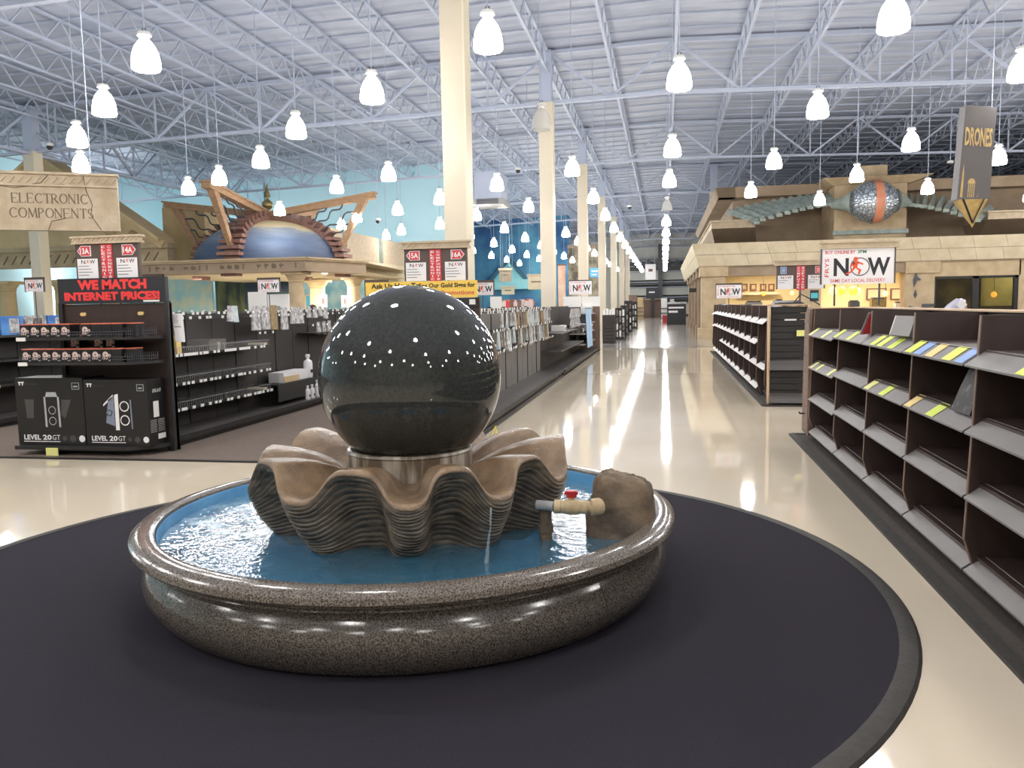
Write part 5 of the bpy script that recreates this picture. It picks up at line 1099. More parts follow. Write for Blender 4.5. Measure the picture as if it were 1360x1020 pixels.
# temple front with pediment further left
t = thing('temple_front', 'tan temple front with raking pediment and scroll relief behind the carved sign', 'facade', (-22, 31, 0))
ap = at(62, 214, Y=31); rl = at(224, 326, Y=31); W2 = rl.x - ap.x; lx = -29.2; lz = ap.z - (ap.x - lx) / W2 * (ap.z - rl.z)
obj('tympanum', MB().prism([(lx, rl.z - .1), (rl.x, rl.z - .1), (rl.x, rl.z), (ap.x, ap.z), (lx, lz)], lambda u, v, w: (u, w, v), 31.0, 31.4), M['tan'], t)
for p, q in ((ap, rl), (ap, Vector((lx, 31, lz)))):
    obj('raking_cornice', MB().bar((p.x, 31.0, p.z), (q.x, 31.0, q.z), .9, .34).bar((p.x, 30.9, p.z + .2), (q.x, 30.9, q.z + .2), 1.2, .12), M['tan'], t)
sp = MB()
for cx_, cz_, r0 in ((rl.x - 2.6, rl.z + .75, .42), (rl.x - 1.6, rl.z + .4, .28), (rl.x - 3.8, rl.z + 1.1, .5)):
    sp.tube([(cx_ + r0 * (1 - k / 22) * math.cos(k * .55), 30.97, cz_ + r0 * (1 - k / 22) * math.sin(k * .55)) for k in range(20)], .06, 5)
obj('scroll_relief', sp, M['sand'], t, 60)
obj('entablature', MB().box(lx, rl.x, 30.9, 31.5, rl.z - .75, rl.z).box(lx, rl.x + .1, 30.75, 31.5, rl.z - .1, rl.z + .1), M['sand'], t)
mb = MB()
for k in range(30): x = rl.x - .4 - k * .42; mb.bar((x, 30.89, rl.z - .25), (x - .25, 30.89, rl.z - .6), .06, .03)
obj('carved_slashes', mb, M['stonecut'], t)
for px_ in (82, 8): p = at(px_, 360, Y=31.3); pav_column(t, p.x, 31.3, .36, M['tan'])
o = at(215, 276, Y=34); o2 = at(252, 330, Y=34)
t = thing('tan_parapet', 'plain tan parapet block between the temple front and the dome wings', 'facade', (o.x, 34, 3)); obj('block', MB().box(o.x, o2.x + .8, 34, 36, 3.4, o.z), M['tan'], t); obj('band', MB().box(o.x - .05, o2.x + .85, 33.9, 36, 3.5, 3.8), M['tan'], t)
# painted boards inside the pavilion
def board(name, x0, y0, x1, y1, Y, m, label, extra=None):
    a = at(x0, y0, Y=Y); b = at(x1, y1, Y=Y); q = thing(name, label, 'mural', (a.x, Y, 0)); obj('panel', MB().box(a.x, b.x, Y, Y + .1, .01, a.z), m, q); return q, a, b
mmap = mat('map_mural_paint', L(176, 214, 214), L(222, 222, 196), scale=1.3, detail=7, rough=.7, lo=.4, hi=.6)
mjun = mat('jungle_mural_paint', L(40, 48, 44), L(112, 116, 66), scale=.9, detail=7, rough=.6, stretch=(2.2, 1, .45), lo=.42, hi=.66)
msky = mat('pale_blue_mural_paint', L(120, 186, 198), L(200, 224, 216), scale=1.2, detail=7, rough=.7)
board('mural_board', 205, 347, 283, 404, 40.5, mmap, 'pale blue and cream map mural on the wall behind the store pickup sign')
q, a, b = board('mural_board', 284, 347, 386, 404, 40.4, mjun, 'dark green jungle mural with a blue globe inside the pavilion')
g = at(357, 347, Y=40.3); gl_ = mat('globe_paint', L(44, 120, 220), L(96, 168, 240), scale=1.5, detail=6, rough=.5)
obj('globe', MB().add([(g.x + .95 * math.cos(-PI + k * PI / 16), 40.39, g.z + .95 * math.sin(-PI + k * PI / 16)) for k in range(17)], [tuple(range(17))]), gl_, q)
obj('dark_side', MB().box(b.x - 2.6, b.x, 40.37, 40.4, 0, a.z), mat('dark_mural_paint', L(34, 50, 66), L(70, 84, 70), scale=1.6, detail=7, rough=.6, lo=.45, hi=.7), q)
board('mural_board', 402, 340, 545, 404, 44.8, msky, 'pale turquoise cloud mural on the back wall right of the pavilion')
board('mural_board', 548, 355, 612, 404, 45.4, msky, 'pale turquoise mural far behind the aisle signs')
board('mural_board', -8, 335, 24, 404, 36, mmap, 'pale blue window-like mural with stepped top at the far left edge')
p = at(409, 395, Y=41); t = thing('teal_door', 'narrow teal door between the columns behind the pavilion', 'door', (p.x, 41, 0)); obj('leaf', MB().box(p.x - .12, p.x + .12, 41, 41.06, 0, 2.3), mat('teal_paint', L(60, 130, 150), rough=.6), t); obj('frame', MB().box(p.x - .18, p.x - .12, 40.98, 41.08, 0, 2.36).box(p.x + .12, p.x + .18, 40.98, 41.08, 0, 2.36).box(p.x - .18, p.x + .18, 40.98, 41.08, 2.3, 2.36), M['sand'], t)
a = at(211, 352, Y=35); b = at(255, 368, Y=35); t = thing('pickup_sign', 'white store pickup sign with red lettering hanging inside the pavilion', 'sign', (a.x, 35, b.z))
obj('board', MB().box(a.x - .3, b.x, 35, 35.05, b.z, a.z), M['signw'], t); text('lettering', 'STORE PICKUP', ((a.x + b.x) / 2 - .15, 34.99, (a.z + b.z) / 2 + .05), UX, UZ, b.x - a.x + .1, .3, M['gred'], t, .03); obj('red_rule', MB().box(a.x - .3, b.x, 34.985, 35, b.z, b.z + .07), M['gred'], t)
for x_ in (a.x, b.x - .2): obj('hanger', MB().tube([(x_, 35.02, a.z), (x_, 35.02, 3.06)], .01, 4), M['iron'], t)
a = at(437, 358, Y=39); b = at(460, 368, Y=39); t = thing('check_sign', 'small carved stone sign reading check hanging between the columns', 'sign', (a.x, 39, b.z))
obj('slab', MB().box(a.x, b.x, 39, 39.1, b.z, a.z), M['stone'], t); text('lettering', 'CHECK', ((a.x + b.x) / 2, 38.99, (a.z + b.z) / 2), UX, UZ, (b.x - a.x) * .8, .17, M['stonecut'], t); obj('hanger', MB().tube([(a.x + .4, 39.05, a.z), (a.x + .4, 39.05, 3.3)], .01, 4), M['iron'], t)
for i, (px_, Y) in enumerate(((429, 33), (458, 36))):
    p = at(px_, 394, Y=Y); t = thing('counter_sign', f'small white picture sign on a post before the pale mural, {"left" if i == 0 else "right"} one', 'sign', (p.x, Y, 0)); obj('board', MB().box(p.x - .18, p.x + .18, Y, Y + .03, 1.65, 2.2), M['wtag'], t); obj('picture', MB().box(p.x - .06, p.x + .06, Y - .005, Y, 1.8, 2.05), M['rib'], t); obj('post', MB().tube([(p.x, Y + .015, 0), (p.x, Y + .015, 1.65)], .02), M['iron'], t)
p = at(358, 400, Y=34); t = thing('service_counter', 'long cream service counter inside the pavilion behind the left shelves', 'counter', (p.x, 36, 0)); obj('body', MB().box(-21, -12.5, 36, 36.7, 0, 1.0), M['tan'], t); obj('top', MB().box(-21.1, -12.4, 35.9, 36.8, 1.0, 1.06), M['sandl'], t)
t = thing('monitor', 'dark monitor on the service counter before the jungle mural', 'monitor', (-17.2, 36.2, 1.06)); obj('screen', MB().box(-17.5, -16.9, 36.2, 36.24, 1.2, 1.6), M['ink'], t); obj('stand', MB().box(-17.25, -17.15, 36.2, 36.3, 1.06, 1.22), M['black'], t)
# ------------------------------------------------------------------ stone cafe building on the right
CY = 36.5
bx0 = at(929, 350, Y=CY).x; zt1 = at(1000, 322, Y=CY).z; zb1 = at(1000, 352, Y=CY).z; tx0 = at(920, 322, Y=CY - .3).x
t = thing('cafe_building', 'sandstone cafe building with block parapet, winged roof and silver orb right of the aisle', 'building', (8, CY, 0))
obj('parapet_core', MB().hexa([(bx0, CY, zb1), (24, CY, zb1), (24, CY + .6, zb1), (bx0, CY + .6, zb1)], [(tx0 + .06, CY - .2, zt1 - .02), (24, CY - .2, zt1 - .02), (24, CY + .6, zt1 - .02), (tx0, CY + .6, zt1 - .02)]).hexa([(bx0, CY, zb1), (bx0 + .6, CY, zb1), (bx0 + .6, 62, zb1), (bx0, 62, zb1)], [(tx0 + .06, CY - .2, zt1 - .02), (tx0 + .8, CY - .2, zt1 - .02), (tx0 + .8, 62, zt1 - .02), (tx0 + .06, 62, zt1 - .02)]), M['stonecut'], t)
zm = (zb1 + zt1) / 2
lerp = lambda a, b, k: a + (b - a) * k
for r in range(2):
    z0, z1 = (zb1, zm - .012) if r == 0 else (zm + .004, zt1); k0, k1 = (z0 - zb1) / (zt1 - zb1), (z1 - zb1) / (zt1 - zb1)
    ya, yb = lerp(CY, CY - .2, k0) - .03, lerp(CY, CY - .2, k1) - .03; xa, xb = lerp(bx0, tx0, k0), lerp(bx0, tx0, k1)
    x = 0; first = True; n = 0
    while x < 19:
        ln = (1.15 if r else 1.0) * (.9 + .25 * random.random()) * (.6 if first and r else 1); first = False
        s0, s1 = (0, ln) if n == 0 else (x + .006, x + ln - .006)
        obj('stone_block', MB().hexa([(xa + s0, ya, z0), (xa + s1, ya, z0), (xa + s1, ya + .1, z0), (xa + s0, ya + .1, z0)], [(xb + s0, yb, z1), (xb + s1, yb, z1), (xb + s1, yb + .1, z1), (xb + s0, yb + .1, z1)]), M['sandl'], t); x += ln; n += 1
    y = CY
    while y < 61.5:
        ln = 2.0 + .5 * random.random(); e_ = min(62, y + ln)
        obj('stone_block', MB().hexa([(xa - .02, y, z0), (xa + .1, y, z0), (xa + .1, e_ - .02, z0), (xa - .02, e_ - .02, z0)], [(xb - .02, y - .2 * (y == CY), z1), (xb + .1, y - .2 * (y == CY), z1), (xb + .1, e_ - .02, z1), (xb - .02, e_ - .02, z1)]), M['sandl'], t); y = e_
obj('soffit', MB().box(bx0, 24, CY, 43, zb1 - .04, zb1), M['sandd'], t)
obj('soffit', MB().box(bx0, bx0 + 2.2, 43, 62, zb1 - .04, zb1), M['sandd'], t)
X = lambda px_: at(px_, 390, Y=CY).x
def wallseg(x0, x1, z0, z1, m='sand', d=.5, y=CY + .1): return obj('wall_pier', MB().box(x0, x1, y, y + d, z0, z1), M[m], t)
wz = at(1000, 366, Y=CY).z
wallseg(X(932), X(964), 0, zb1 - .04, d=1.0); obj('pier_cap', MB().box(X(931) - .05, X(964) + .1, CY, CY + 1.15, zb1 - .45, zb1 - .04), M['sand'], t); obj('pier_base', MB().box(X(931) - .1, X(964) + .15, CY, CY + 1.2, 0, .45), M['sand'], t)
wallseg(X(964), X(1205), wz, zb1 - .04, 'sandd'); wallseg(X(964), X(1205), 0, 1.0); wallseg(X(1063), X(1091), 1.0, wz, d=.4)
wallseg(X(1203), X(1242), 0, zb1 - .04, d=.7); obj('pier_cap', MB().box(X(1202), X(1248), CY, CY + .8, zb1 - .5, zb1 - .04), M['sand'], t)
wz2 = at(1300, 366, Y=CY).z
wallseg(X(1242), X(1356), wz2, zb1 - .04, 'sand', d=.3); wallseg(X(1242), X(1356), 0, .9); wallseg(X(1354), 24, 0, zb1 - .04)
for k, y in enumerate((40.2, 44.5, 49.5, 55.5)):
    obj('side_pilaster', MB().box(bx0 + .1, bx0 + .55, y, y + .7, .45, zb1 - .4).box(bx0 + .0, bx0 + .65, y - .1, y + .8, zb1 - .4, zb1 - .04).box(bx0 + .0, bx0 + .65, y - .1, y + .8, 0, .45), M['sandd'], t)
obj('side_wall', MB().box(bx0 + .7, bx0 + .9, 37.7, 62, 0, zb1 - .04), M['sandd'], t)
obj('side_box', MB().box(bx0 - .25, bx0 + .1, 42.5, 43.3, 2.1, 2.3), M['black'], t)
# back wall, floor and ceiling of the cafe rooms
warm = mat('warm_cafe_wall', L(232, 218, 180), L(222, 204, 160), scale=.6, rough=.8)
obj('room_back', MB().box(bx0 + .9, X(1240), 41.2, 41.4, 0, zb1), warm, t); obj('room_side', MB().box(X(1240) - .1, X(1240), CY + .5, 41.2, 0, zb1), warm, t)
obj('room_ceiling', MB().box(bx0 + .9, X(1240), CY + .6, 41.2, zb1 - .12, zb1 - .06), warm, t)
# black framed window with dusky room behind it
xw0, xw1 = X(1242), X(1354); fm_ = M['black']
for a, b, c, d in ((xw0, xw1, wz2 - .1, wz2), (xw0, xw0 + .07, .9, wz2), (xw1 - .15, xw1, .9, wz2), (lerp(xw0, xw1, .5) - .12, lerp(xw0, xw1, .5) + .12, .9, wz2), (xw0, xw1, .9, 1.0)): obj('window_frame', MB().box(a, b, CY + .15, CY + .3, c, d), fm_, t)
glm = bpy.data.materials.new('window_glass'); glm.use_nodes = True; nt = glm.node_tree; nt.nodes.clear(); o1 = nt.nodes.new('ShaderNodeOutputMaterial'); tr = nt.nodes.new('ShaderNodeBsdfTransparent'); tr.inputs[0].default_value = (.8, .82, .8, 1); g1 = nt.nodes.new('ShaderNodeBsdfGlossy'); g1.inputs['Roughness'].default_value = .01; m1 = nt.nodes.new('ShaderNodeMixShader'); m1.inputs[0].default_value = .12
nt.links.new(tr.outputs[0], m1.inputs[1]); nt.links.new(g1.outputs[0], m1.inputs[2]); nt.links.new(m1.outputs[0], o1.inputs[0])
for a, b in ((xw0 + .07, lerp(xw0, xw1, .5) - .12), (lerp(xw0, xw1, .5) + .12, xw1 - .15)): obj('window_pane', MB().box(a, b, CY + .2, CY + .22, 1.0, wz2 - .1), glm, t)
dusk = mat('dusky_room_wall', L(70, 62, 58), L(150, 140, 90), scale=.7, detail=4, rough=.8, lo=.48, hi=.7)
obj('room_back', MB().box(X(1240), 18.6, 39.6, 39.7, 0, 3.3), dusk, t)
obj('painted_bright_corner', MB().box(lerp(xw0, xw1, .56) * 1.08, lerp(xw0, xw1, .93) * 1.08, 39.55, 39.6, 1.2, 2.95), mat('olive_painted_light', L(150, 150, 96), L(196, 192, 140), scale=.8, rough=.8), t)  # light in the right pane is painted as this paler olive panel
# upper roof
rx0 = at(950, 252, Y=39).x; rz1 = at(950, 250, Y=39).z; rz0 = at(950, 263, Y=39).z
px0, px1 = at(1105, 300, Y=38).x, at(1200, 300, Y=38).x
obj('roof_beam', MB().hexa([(rx0 + .15, 39, rz0), (24, 39, rz0), (24, 39.8, rz0), (rx0 + .15, 39.8, rz0)], [(rx0, 38.9, rz1), (24, 38.9, rz1), (24, 39.8, rz1), (rx0, 39.8, rz1)]), M['sandd'], t)
obj('roof_beam', MB().hexa([(rx0 + .15, 39, rz0), (rx0 + .9, 39, rz0), (rx0 + .9, 63, rz0), (rx0 + .15, 63, rz0)], [(rx0, 38.9, rz1), (rx0 + .9, 38.9, rz1), (rx0 + .9, 63, rz1), (rx0, 63, rz1)]), M['sandd'], t)
obj('roof_top', MB().box(rx0 + .3, 24, 39.2, 63, rz1 - .12, rz1 - .02), M['sandd'], t)
obj('attic_wall', MB().box(rx0 + .9, 19.2, 40.6, 41, zt1 - .4, rz0 + .1), M['sandd'], t); obj('attic_wall', MB().box(rx0 + .9, rx0 + 1.2, 41, 62, zt1 - .4, rz0 + .1), M['sandd'], t)
sl0, sl1 = at(945, 298, Y=37.6), at(1003, 298, Y=37.6); sz1, sz0 = at(970, 293, Y=37.6).z, at(970, 303, Y=37.6).z
for nm_, a, b in (('roof_slab', sl0.x, sl1.x), ('roof_slab', at(1312, 298, Y=37.6).x, 20.5)):
    obj(nm_, MB().box(a, b, 37.6, 52 if a < 5 else 46, sz0, sz1).box(a - .05, b + .05, 37.5, 52 if a < 5 else 46, sz1 - .06, sz1 + .02), M['stone'], t)
    obj('slab_soffit', MB().hexa([(a + .4, 40.4, zt1 - .2), (b + .4, 40.4, zt1 - .2), (b + .4, 46, zt1 - .2), (a + .4, 46, zt1 - .2)], [(a, 37.7, sz0), (b, 37.7, sz0), (b, 46, sz0), (a, 46, sz0)]), M['sandd'], t)
# fan of verdigris blades either side of the orb
fl = [(1005, 294), (1013, 290), (1024, 287), (1035, 284), (1046, 281), (1056, 278.5), (1066, 276), (1076, 274), (1086, 272), (1095, 270.5), (1104, 269.5), (1112, 268.5), (1120, 268)]
fr = [(1202, 270), (1211, 270.5), (1219, 271.5), (1227, 272.5), (1236, 274), (1246, 276), (1256, 278), (1266, 280.5), (1276, 283.5), (1287, 287), (1298, 291)]
for side, pts in ((-1, fl), (1, fr)):
    for i, (a, b) in enumerate(pts):
        p = at(a, b, Y=37.2); k = 1 - i / (len(pts) - 1) if side < 0 else i / (len(pts) - 1)
        e_ = Vector((side * (.35 + .75 * k), 1.6, .55 + .1 * k)); nrm = Vector((side * .8, 0, 1)).normalized()
        wv_ = Vector((.75, 0, -side * .66)).normalized(); nn_ = e_.cross(wv_).normalized(); wv_ = nn_.cross(e_).normalized()
        obj('roof_blade', MB().obox(p + e_ / 2, e_.normalized(), wv_, nn_, e_.length / 2, .085 + .045 * k, .022).obox(p + Vector((0, 0, -.06)), Vector((1, 0, 0)), UY, UZ, .12, .06, .07), M['copper'], t)
obj('pylon', MB().box(px0, px1, 37.6, 40.5, zt1 - .3, at(1150, 245, Y=37.6).z), M['sand'], t)
pz1 = at(1150, 245, Y=37.6).z
obj('pylon_cornice', MB().hexa([(px0 - .1, 37.5, pz1), (px1 + .1, 37.5, pz1), (px1 + .1, 40.6, pz1), (px0 - .1, 40.6, pz1)], [(px0 - .55, 37.1, pz1 + .28), (px1 + .9, 37.1, pz1 + .28), (px1 + .9, 41, pz1 + .28), (px0 - .55, 41, pz1 + .28)]), M['sand'], t)
obj('pylon_block', MB().box(px0 + 1.1, px1 - .7, 38, 40, pz1 + .28, pz1 + .85), M['sand'], t)
mz = at(1150, 308, Y=37.6).z; obj('pylon_moulding', MB().box(px0 - .06, px1 + .06, 37.45, 37.6, mz - .1, mz + .08), M['copper'], t)
oc = at(1160, 268, Y=36.7); OA, OB = 1.0, .86
sm = bpy.data.materials.new('crackled_silver'); sm.use_nodes = True; nt = sm.node_tree; p_ = nt.nodes['Principled BSDF']; p_.inputs['Metallic'].default_value = .75; p_.inputs['Roughness'].default_value = .28
tc = nt.nodes.new('ShaderNodeTexCoord'); vo = nt.nodes.new('ShaderNodeTexVoronoi'); vo.feature = 'DISTANCE_TO_EDGE'; vo.inputs['Scale'].default_value = 6; cr = nt.nodes.new('ShaderNodeValToRGB'); cr.color_ramp.elements[0].color = (*L(90, 100, 108), 1); cr.color_ramp.elements[1].color = (*L(206, 214, 222), 1); cr.color_ramp.elements[1].position = .12
b_ = nt.nodes.new('ShaderNodeBump'); b_.inputs['Strength'].default_value = .8; b_.inputs['Distance'].default_value = .05
lk = nt.links.new; lk(tc.outputs['Object'], vo.inputs[0]); lk(vo.outputs['Distance'], cr.inputs[0]); lk(cr.outputs[0], p_.inputs['Base Color']); lk(vo.outputs['Distance'], b_.inputs['Height']); lk(b_.outputs[0], p_.inputs['Normal'])
def ell(x0, x1, sc, n=24):
    mb = MB(); prof = []
    for k in range(n + 1):
        x = x0 + (x1 - x0) * (.5 - .5 * math.cos(PI * k / n)); prof.append((max(1e-3, OB * sc * math.sqrt(max(0, 1 - (x / OA) ** 2))), x))
    mb.lathe(prof, 40); mb.v = [(oc.x + z, oc.y + x, oc.z + y) for x, y, z in mb.v]; return mb
orb = obj('orb', ell(-OA, OA, 1), sm, t, 60)
obj('orange_band', ell(-.08, .27, 1.03, 6), mat('translucent_orange_band', L(222, 132, 96), L(204, 150, 120), scale=6, rough=.4), t, 60)
for s in (-1, 1): obj('orb_collar', MB().tube([(oc.x + s * .82, oc.y, oc.z), (oc.x + s * 1.02, oc.y + .1, oc.z), (oc.x + s * 1.5, oc.y + .6, oc.z - .02)], [.5, .33, .16], 14), M['copper'], t, 50)
# things in the cafe
def picture(x0, y0, x1, y1, label, m):
    a = at(x0, y0, Y=41.0); b = at(x1, y1, Y=41.0); q = thing('framed_picture', label, 'picture', (a.x, 41.1, b.z)); obj('frame', MB().box(a.x, b.x, 41.1, 41.2, b.z, a.z), M['rib'], q); obj('print', MB().box(a.x + .06, b.x - .06, 41.09, 41.1, b.z + .06, a.z - .06), m, q)
pm_ = mat('picture_print', L(180, 140, 90), L(230, 210, 180), scale=4, rough=.5)
for i, x_ in enumerate((985, 997, 1010, 1021)): picture(x_, 377, x_ + 8, 386, f'small framed picture over the cafe shelf, {ords[i]} from the left', pm_)
t = thing('wall_shelf', 'bright plank shelf under the framed pictures in the cafe', 'shelf', (5, 41, 2)); a = at(985, 389, Y=41); b = at(1034, 391, Y=41); obj('plank', MB().box(a.x, b.x, 40.8, 41.2, b.z, a.z), M['creamd'], t)
for i, (x0, x1) in enumerate(((1150, 1180), (1182, 1204))): picture(x0 + 2, 383, x1 - 2, 398, f'large pale framed panel on the warm cafe wall, {"left" if i == 0 else "right"} one', M['creamd'])
om = mat('orange_lamp_glass', (1.0, .42, .06), rough=.3, emis=1.3); ym = mat('yellow_lamp_glass', (1.0, .72, .2), rough=.3, emis=2.2)
for i, (x_, y_, r, m) in enumerate(((1106, 386, .2, ym), (1118, 386, .2, om), (1134, 386, .22, om), (1139, 387, .16, ym), (1176, 390, .12, ym), (1052, 389, .1, ym), (1014, 390, .1, om), (1320, 391, .13, om))):
    p = at(x_, y_, Y=39.2); t = thing('cafe_lamp', f'small glowing {"yellow" if m is ym else "orange"} glass lamp hanging in the cafe, {ords[i]} of the group', 'lamp', (p.x, p.y, p.z)); obj('globe', MB().lathe([(.001, -r), (r * .6, -r * .85), (r, -.1 * r), (r * .75, r * .6), (.2 * r, r), (.001, r)], 14, p), m, t, 60); obj('cord', MB().tube([(p.x, p.y, p.z + r), (p.x, p.y, zb1 - .05)], .012, 5), M['iron'], t)
for x_, s_ in ((4.5, 85), (8.2, 110), (10.8, 95)):
    l = bpy.data.lights.new('cafe_ceiling_light', 'AREA'); l.shape = 'DISK'; l.size = .5; l.energy = s_; l.color = (1, .84, .6); o = bpy.data.objects.new('cafe_ceiling_light', l); C.objects.link(o); o.location = (x_, 39.2, zb1 - .14)
l = bpy.data.lights.new('window_room_light', 'POINT'); l.shadow_soft_size = .15; l.energy = 110; l.color = (1, .85, .5); o = bpy.data.objects.new('window_room_light', l); C.objects.link(o); o.location = (15.6, 38.0, 2.9)
t = thing('cafe_counter', 'long wooden cafe counter behind the walnut shelves', 'counter', (7, 38.5, 0)); obj('body', MB().box(3.2, 12.2, 38.4, 39, 0, 1.05), M['walnut'], t); obj('top', MB().box(3.1, 12.3, 38.3, 39.1, 1.05, 1.1), M['creamd'], t)
for i, (x_, w_, h_, m) in enumerate(((4.0, .7, .45, 'grey'), (5.1, .35, .5, 'black'), (6.4, .9, .3, 'orange'), (8.3, .4, .4, 'iron'), (9.3, .6, .5, 'brass'), (10.2, .4, .3, 'signw'), (11.2, .9, .5, 'iron'))):
    q = thing('counter_appliance', f'small {["grey", "black", "orange", "dark", "brass coloured", "white", "iron grey"][i]} appliance on the cafe counter', 'appliance', (x_, 38.6, 1.1)); obj('body', MB().box(x_ - w_/2, x_ + w_/2, 38.45, 38.9, 1.1, 1.1 + h_), M[m], q); obj('top', MB().box(x_ - w_/2 + .05, x_ + w_/2 - .05, 38.5, 38.85, 1.1 + h_, 1.16 + h_), M['iron'], q)
a = at(1082, 389, Y=CY); t = thing('wall_sign', 'black wall sign with a teal square on the pier between cafe openings', 'sign', (a.x, CY, a.z)); obj('board', MB().box(a.x - .17, a.x + .17, CY + .07, CY + .1, a.z - .35, a.z + .12), M['ink'], t); obj('teal_square', MB().box(a.x - .14, a.x + .14, CY + .06, CY + .07, a.z - .22, a.z - .0), mat('teal_glow_print', L(70, 160, 170), rough=.5, emis=.25), t)  # teal square is given a faint glow of its own
for x_, y_ in ((1234, 406), (1217, 372)):
    a = at(x_, y_, Y=CY); t = thing('wall_bracket' if x_ > 1220 else 'wall_emblem', 'small dark iron bracket beside the black window' if x_ > 1220 else 'dark leaf-shaped emblem on the stone pier left of the black window', 'bracket' if x_ > 1220 else 'emblem', (a.x, CY, a.z))
    if x_ > 1220: obj('plate', MB().box(a.x - .25, a.x + .2, CY + .04, CY + .1, a.z - .06, a.z + .08), M['iron'], t)
    else: obj('leaf', MB().prism([(0, .4), (.06, .15), (.22, .0), (.05, -.02), (-.06, -.3), (-.1, 0)], lambda u, v, w: (a.x + u, CY + .06 + w, a.z + v), 0, .04), M['iron'], t); obj('drop', MB().prism([(0, -.4), (.07, -.6), (0, -.75), (-.07, -.6)], lambda u, v, w: (a.x + u, CY + .06 + w, a.z + v), 0, .04), M['iron'], t)
# ------------------------------------------------------------------ far end of the aisle
def P_(x, y, Y): return at(x, y, Y=Y)
p = at(865, 420, Z=0); YC_ = 90
a = P_(855, 397, YC_); b = P_(877, 421, YC_); t = thing('far_counter', 'plain brown counter block at the far end of the aisle', 'counter', (a.x, YC_, 0)); obj('body', MB().box(a.x, b.x, YC_, YC_ + 1.5, 0, a.z - .1), M['walnut'], t); obj('top', MB().box(a.x - .1, b.x + .1, YC_ - .1, YC_ + 1.6, a.z - .1, a.z), M['stone'], t)
a = P_(857, 351, 80); b = P_(871, 371, 80); t = thing('hanging_poster', 'white poster with a dark picture hanging at the end of the aisle', 'poster', (a.x, 80, b.z)); obj('sheet', MB().box(a.x, b.x, 80, 80.05, b.z, a.z), M['signw'], t); obj('picture', MB().box(a.x + .3, b.x - .3, 79.98, 80, b.z + .75, a.z - .45), M['rib'], t); [obj('wire', MB().tube([(x_, 80, a.z), (x_, 80, roofz(x_))], .015, 4), M['steeld'], t) for x_ in (a.x + .1, b.x - .1)]
a = P_(858, 382, 88); b = P_(876, 396, 88); t = thing('far_sign', 'black sign with pale script lettering above the far brown counter', 'sign', (a.x, 88, 0)); obj('board', MB().box(a.x, b.x, 88, 88.1, b.z, a.z), M['ink'], t); obj('lettering', MB().box(a.x + .3, b.x - .5, 87.97, 88, (a.z + b.z) / 2, (a.z + b.z) / 2 + .15), M['signw'], t); obj('post', MB().box((a.x + b.x) / 2 - .2, (a.x + b.x) / 2 + .2, 88.02, 88.1, 0, b.z), M['black'], t)
a = P_(886, 404, 60); b = P_(911, 430, 60); t = thing('dark_bin_stand', 'dark promotional stand with white script lettering at the far right of the aisle', 'display stand', (a.x, 60, 0)); obj('body', MB().box(a.x, b.x, 60, 61, 0, a.z), M['ink'], t); obj('lettering', MB().box(a.x + .1, b.x - .15, 59.98, 60, a.z - .32, a.z - .2).box(a.x + .1, a.x + .75, 59.98, 60, a.z - .62, a.z - .47), M['signw'], t); obj('goods', MB().box(a.x, b.x, 60.2, 60.8, a.z, a.z + .15).box(a.x + .2, a.x + .5, 60.3, 60.6, a.z, a.z + .35), M['bag'], t)
a = P_(880, 420, 66); b = P_(886, 428, 66); t = thing('red_box', 'small red box on the floor beside the dark promotional stand', 'box', (a.x, 66, 0)); obj('carton', MB().box(a.x, b.x, 66, 66.5, 0, .55), M['red'], t); obj('lid', MB().box(a.x - .02, b.x + .02, 65.98, 66.52, .55, .6), M['sred'], t)
for i, (x0, x1, y0, Y, hs) in enumerate(((878, 886, 396, 70, 'white'), (844, 854, 395, 84, 'cream'), (835, 846, 392, 62, 'brown'))):
    a = P_(x0, y0, Y); b = P_(x1, y0, Y); t = thing('goods_rack', f'{hs} goods rack standing at the edge of the far aisle', 'rack', (a.x, Y, 0)); obj('body', MB().box(a.x, b.x, Y, Y + 1, 0, a.z), M[{'white': 'wtag', 'cream': 'tan', 'brown': 'walnut'}[hs]], t); [obj('shelf', MB().box(a.x - .03, b.x + .03, Y - .15, Y, .3 + .4 * k, .36 + .4 * k), M['iron'], t) for k in range(3)]
# racks on the far wall
for i, (z0, z1, m) in enumerate(((.2, 1.6, 'creamd'), (1.9, 2.3, 'iron'), (2.5, 3.5, 'ash'), (3.7, 4.1, 'iron'), (4.3, 5.3, 'ash'), (5.5, 6.0, 'iron'), (6.1, 6.6, 'iron'))):
    t = thing('wall_rack', f'long horizontal rack board on the far wall, {ords[i]} from the bottom', 'rack', (0, 100, z0)); obj('board', MB().box(-4.2, 6, 99.6 - .2 * (i % 2), 101, z0, z1), M[m], t); obj('edge', MB().box(-4.2, 6, 99.4 - .2 * (i % 2), 99.6 - .2 * (i % 2), z1 - .1, z1), M['steel'], t)
for i, x_ in enumerate((849, 861, 874, 886, 899)):
    p = P_(x_, 350, 99); t = thing('fan_emblem', f'dark fan-shaped emblem on the far wall, {ords[i]} from the left', 'emblem', (p.x, 99, p.z)); mb = MB()
    for k in range(5): ang = PI * (k + .5) / 5; mb.prism([(0, 0), (.48 * math.cos(ang - .25), .8 * math.sin(ang - .25)), (.54 * math.cos(ang), .95 * math.sin(ang)), (.48 * math.cos(ang + .25), .8 * math.sin(ang + .25))], lambda u, v, w: (p.x + u, 98.9 + w, p.z - .4 + v), 0, .15)
    obj('fan', mb, M['iron'], t); obj('base', MB().box(p.x - .6, p.x + .6, 98.85, 99.1, p.z - .5, p.z - .38), M['black'], t)
t = thing('rack_upright', 'tall dark upright dividing the far wall racks', 'rack', (.6, 99, 0)); p = P_(877, 380, 99); obj('post', MB().box(p.x - .25, p.x + .25, 98.8, 99.1, 0, 8.5), M['iron'], t)
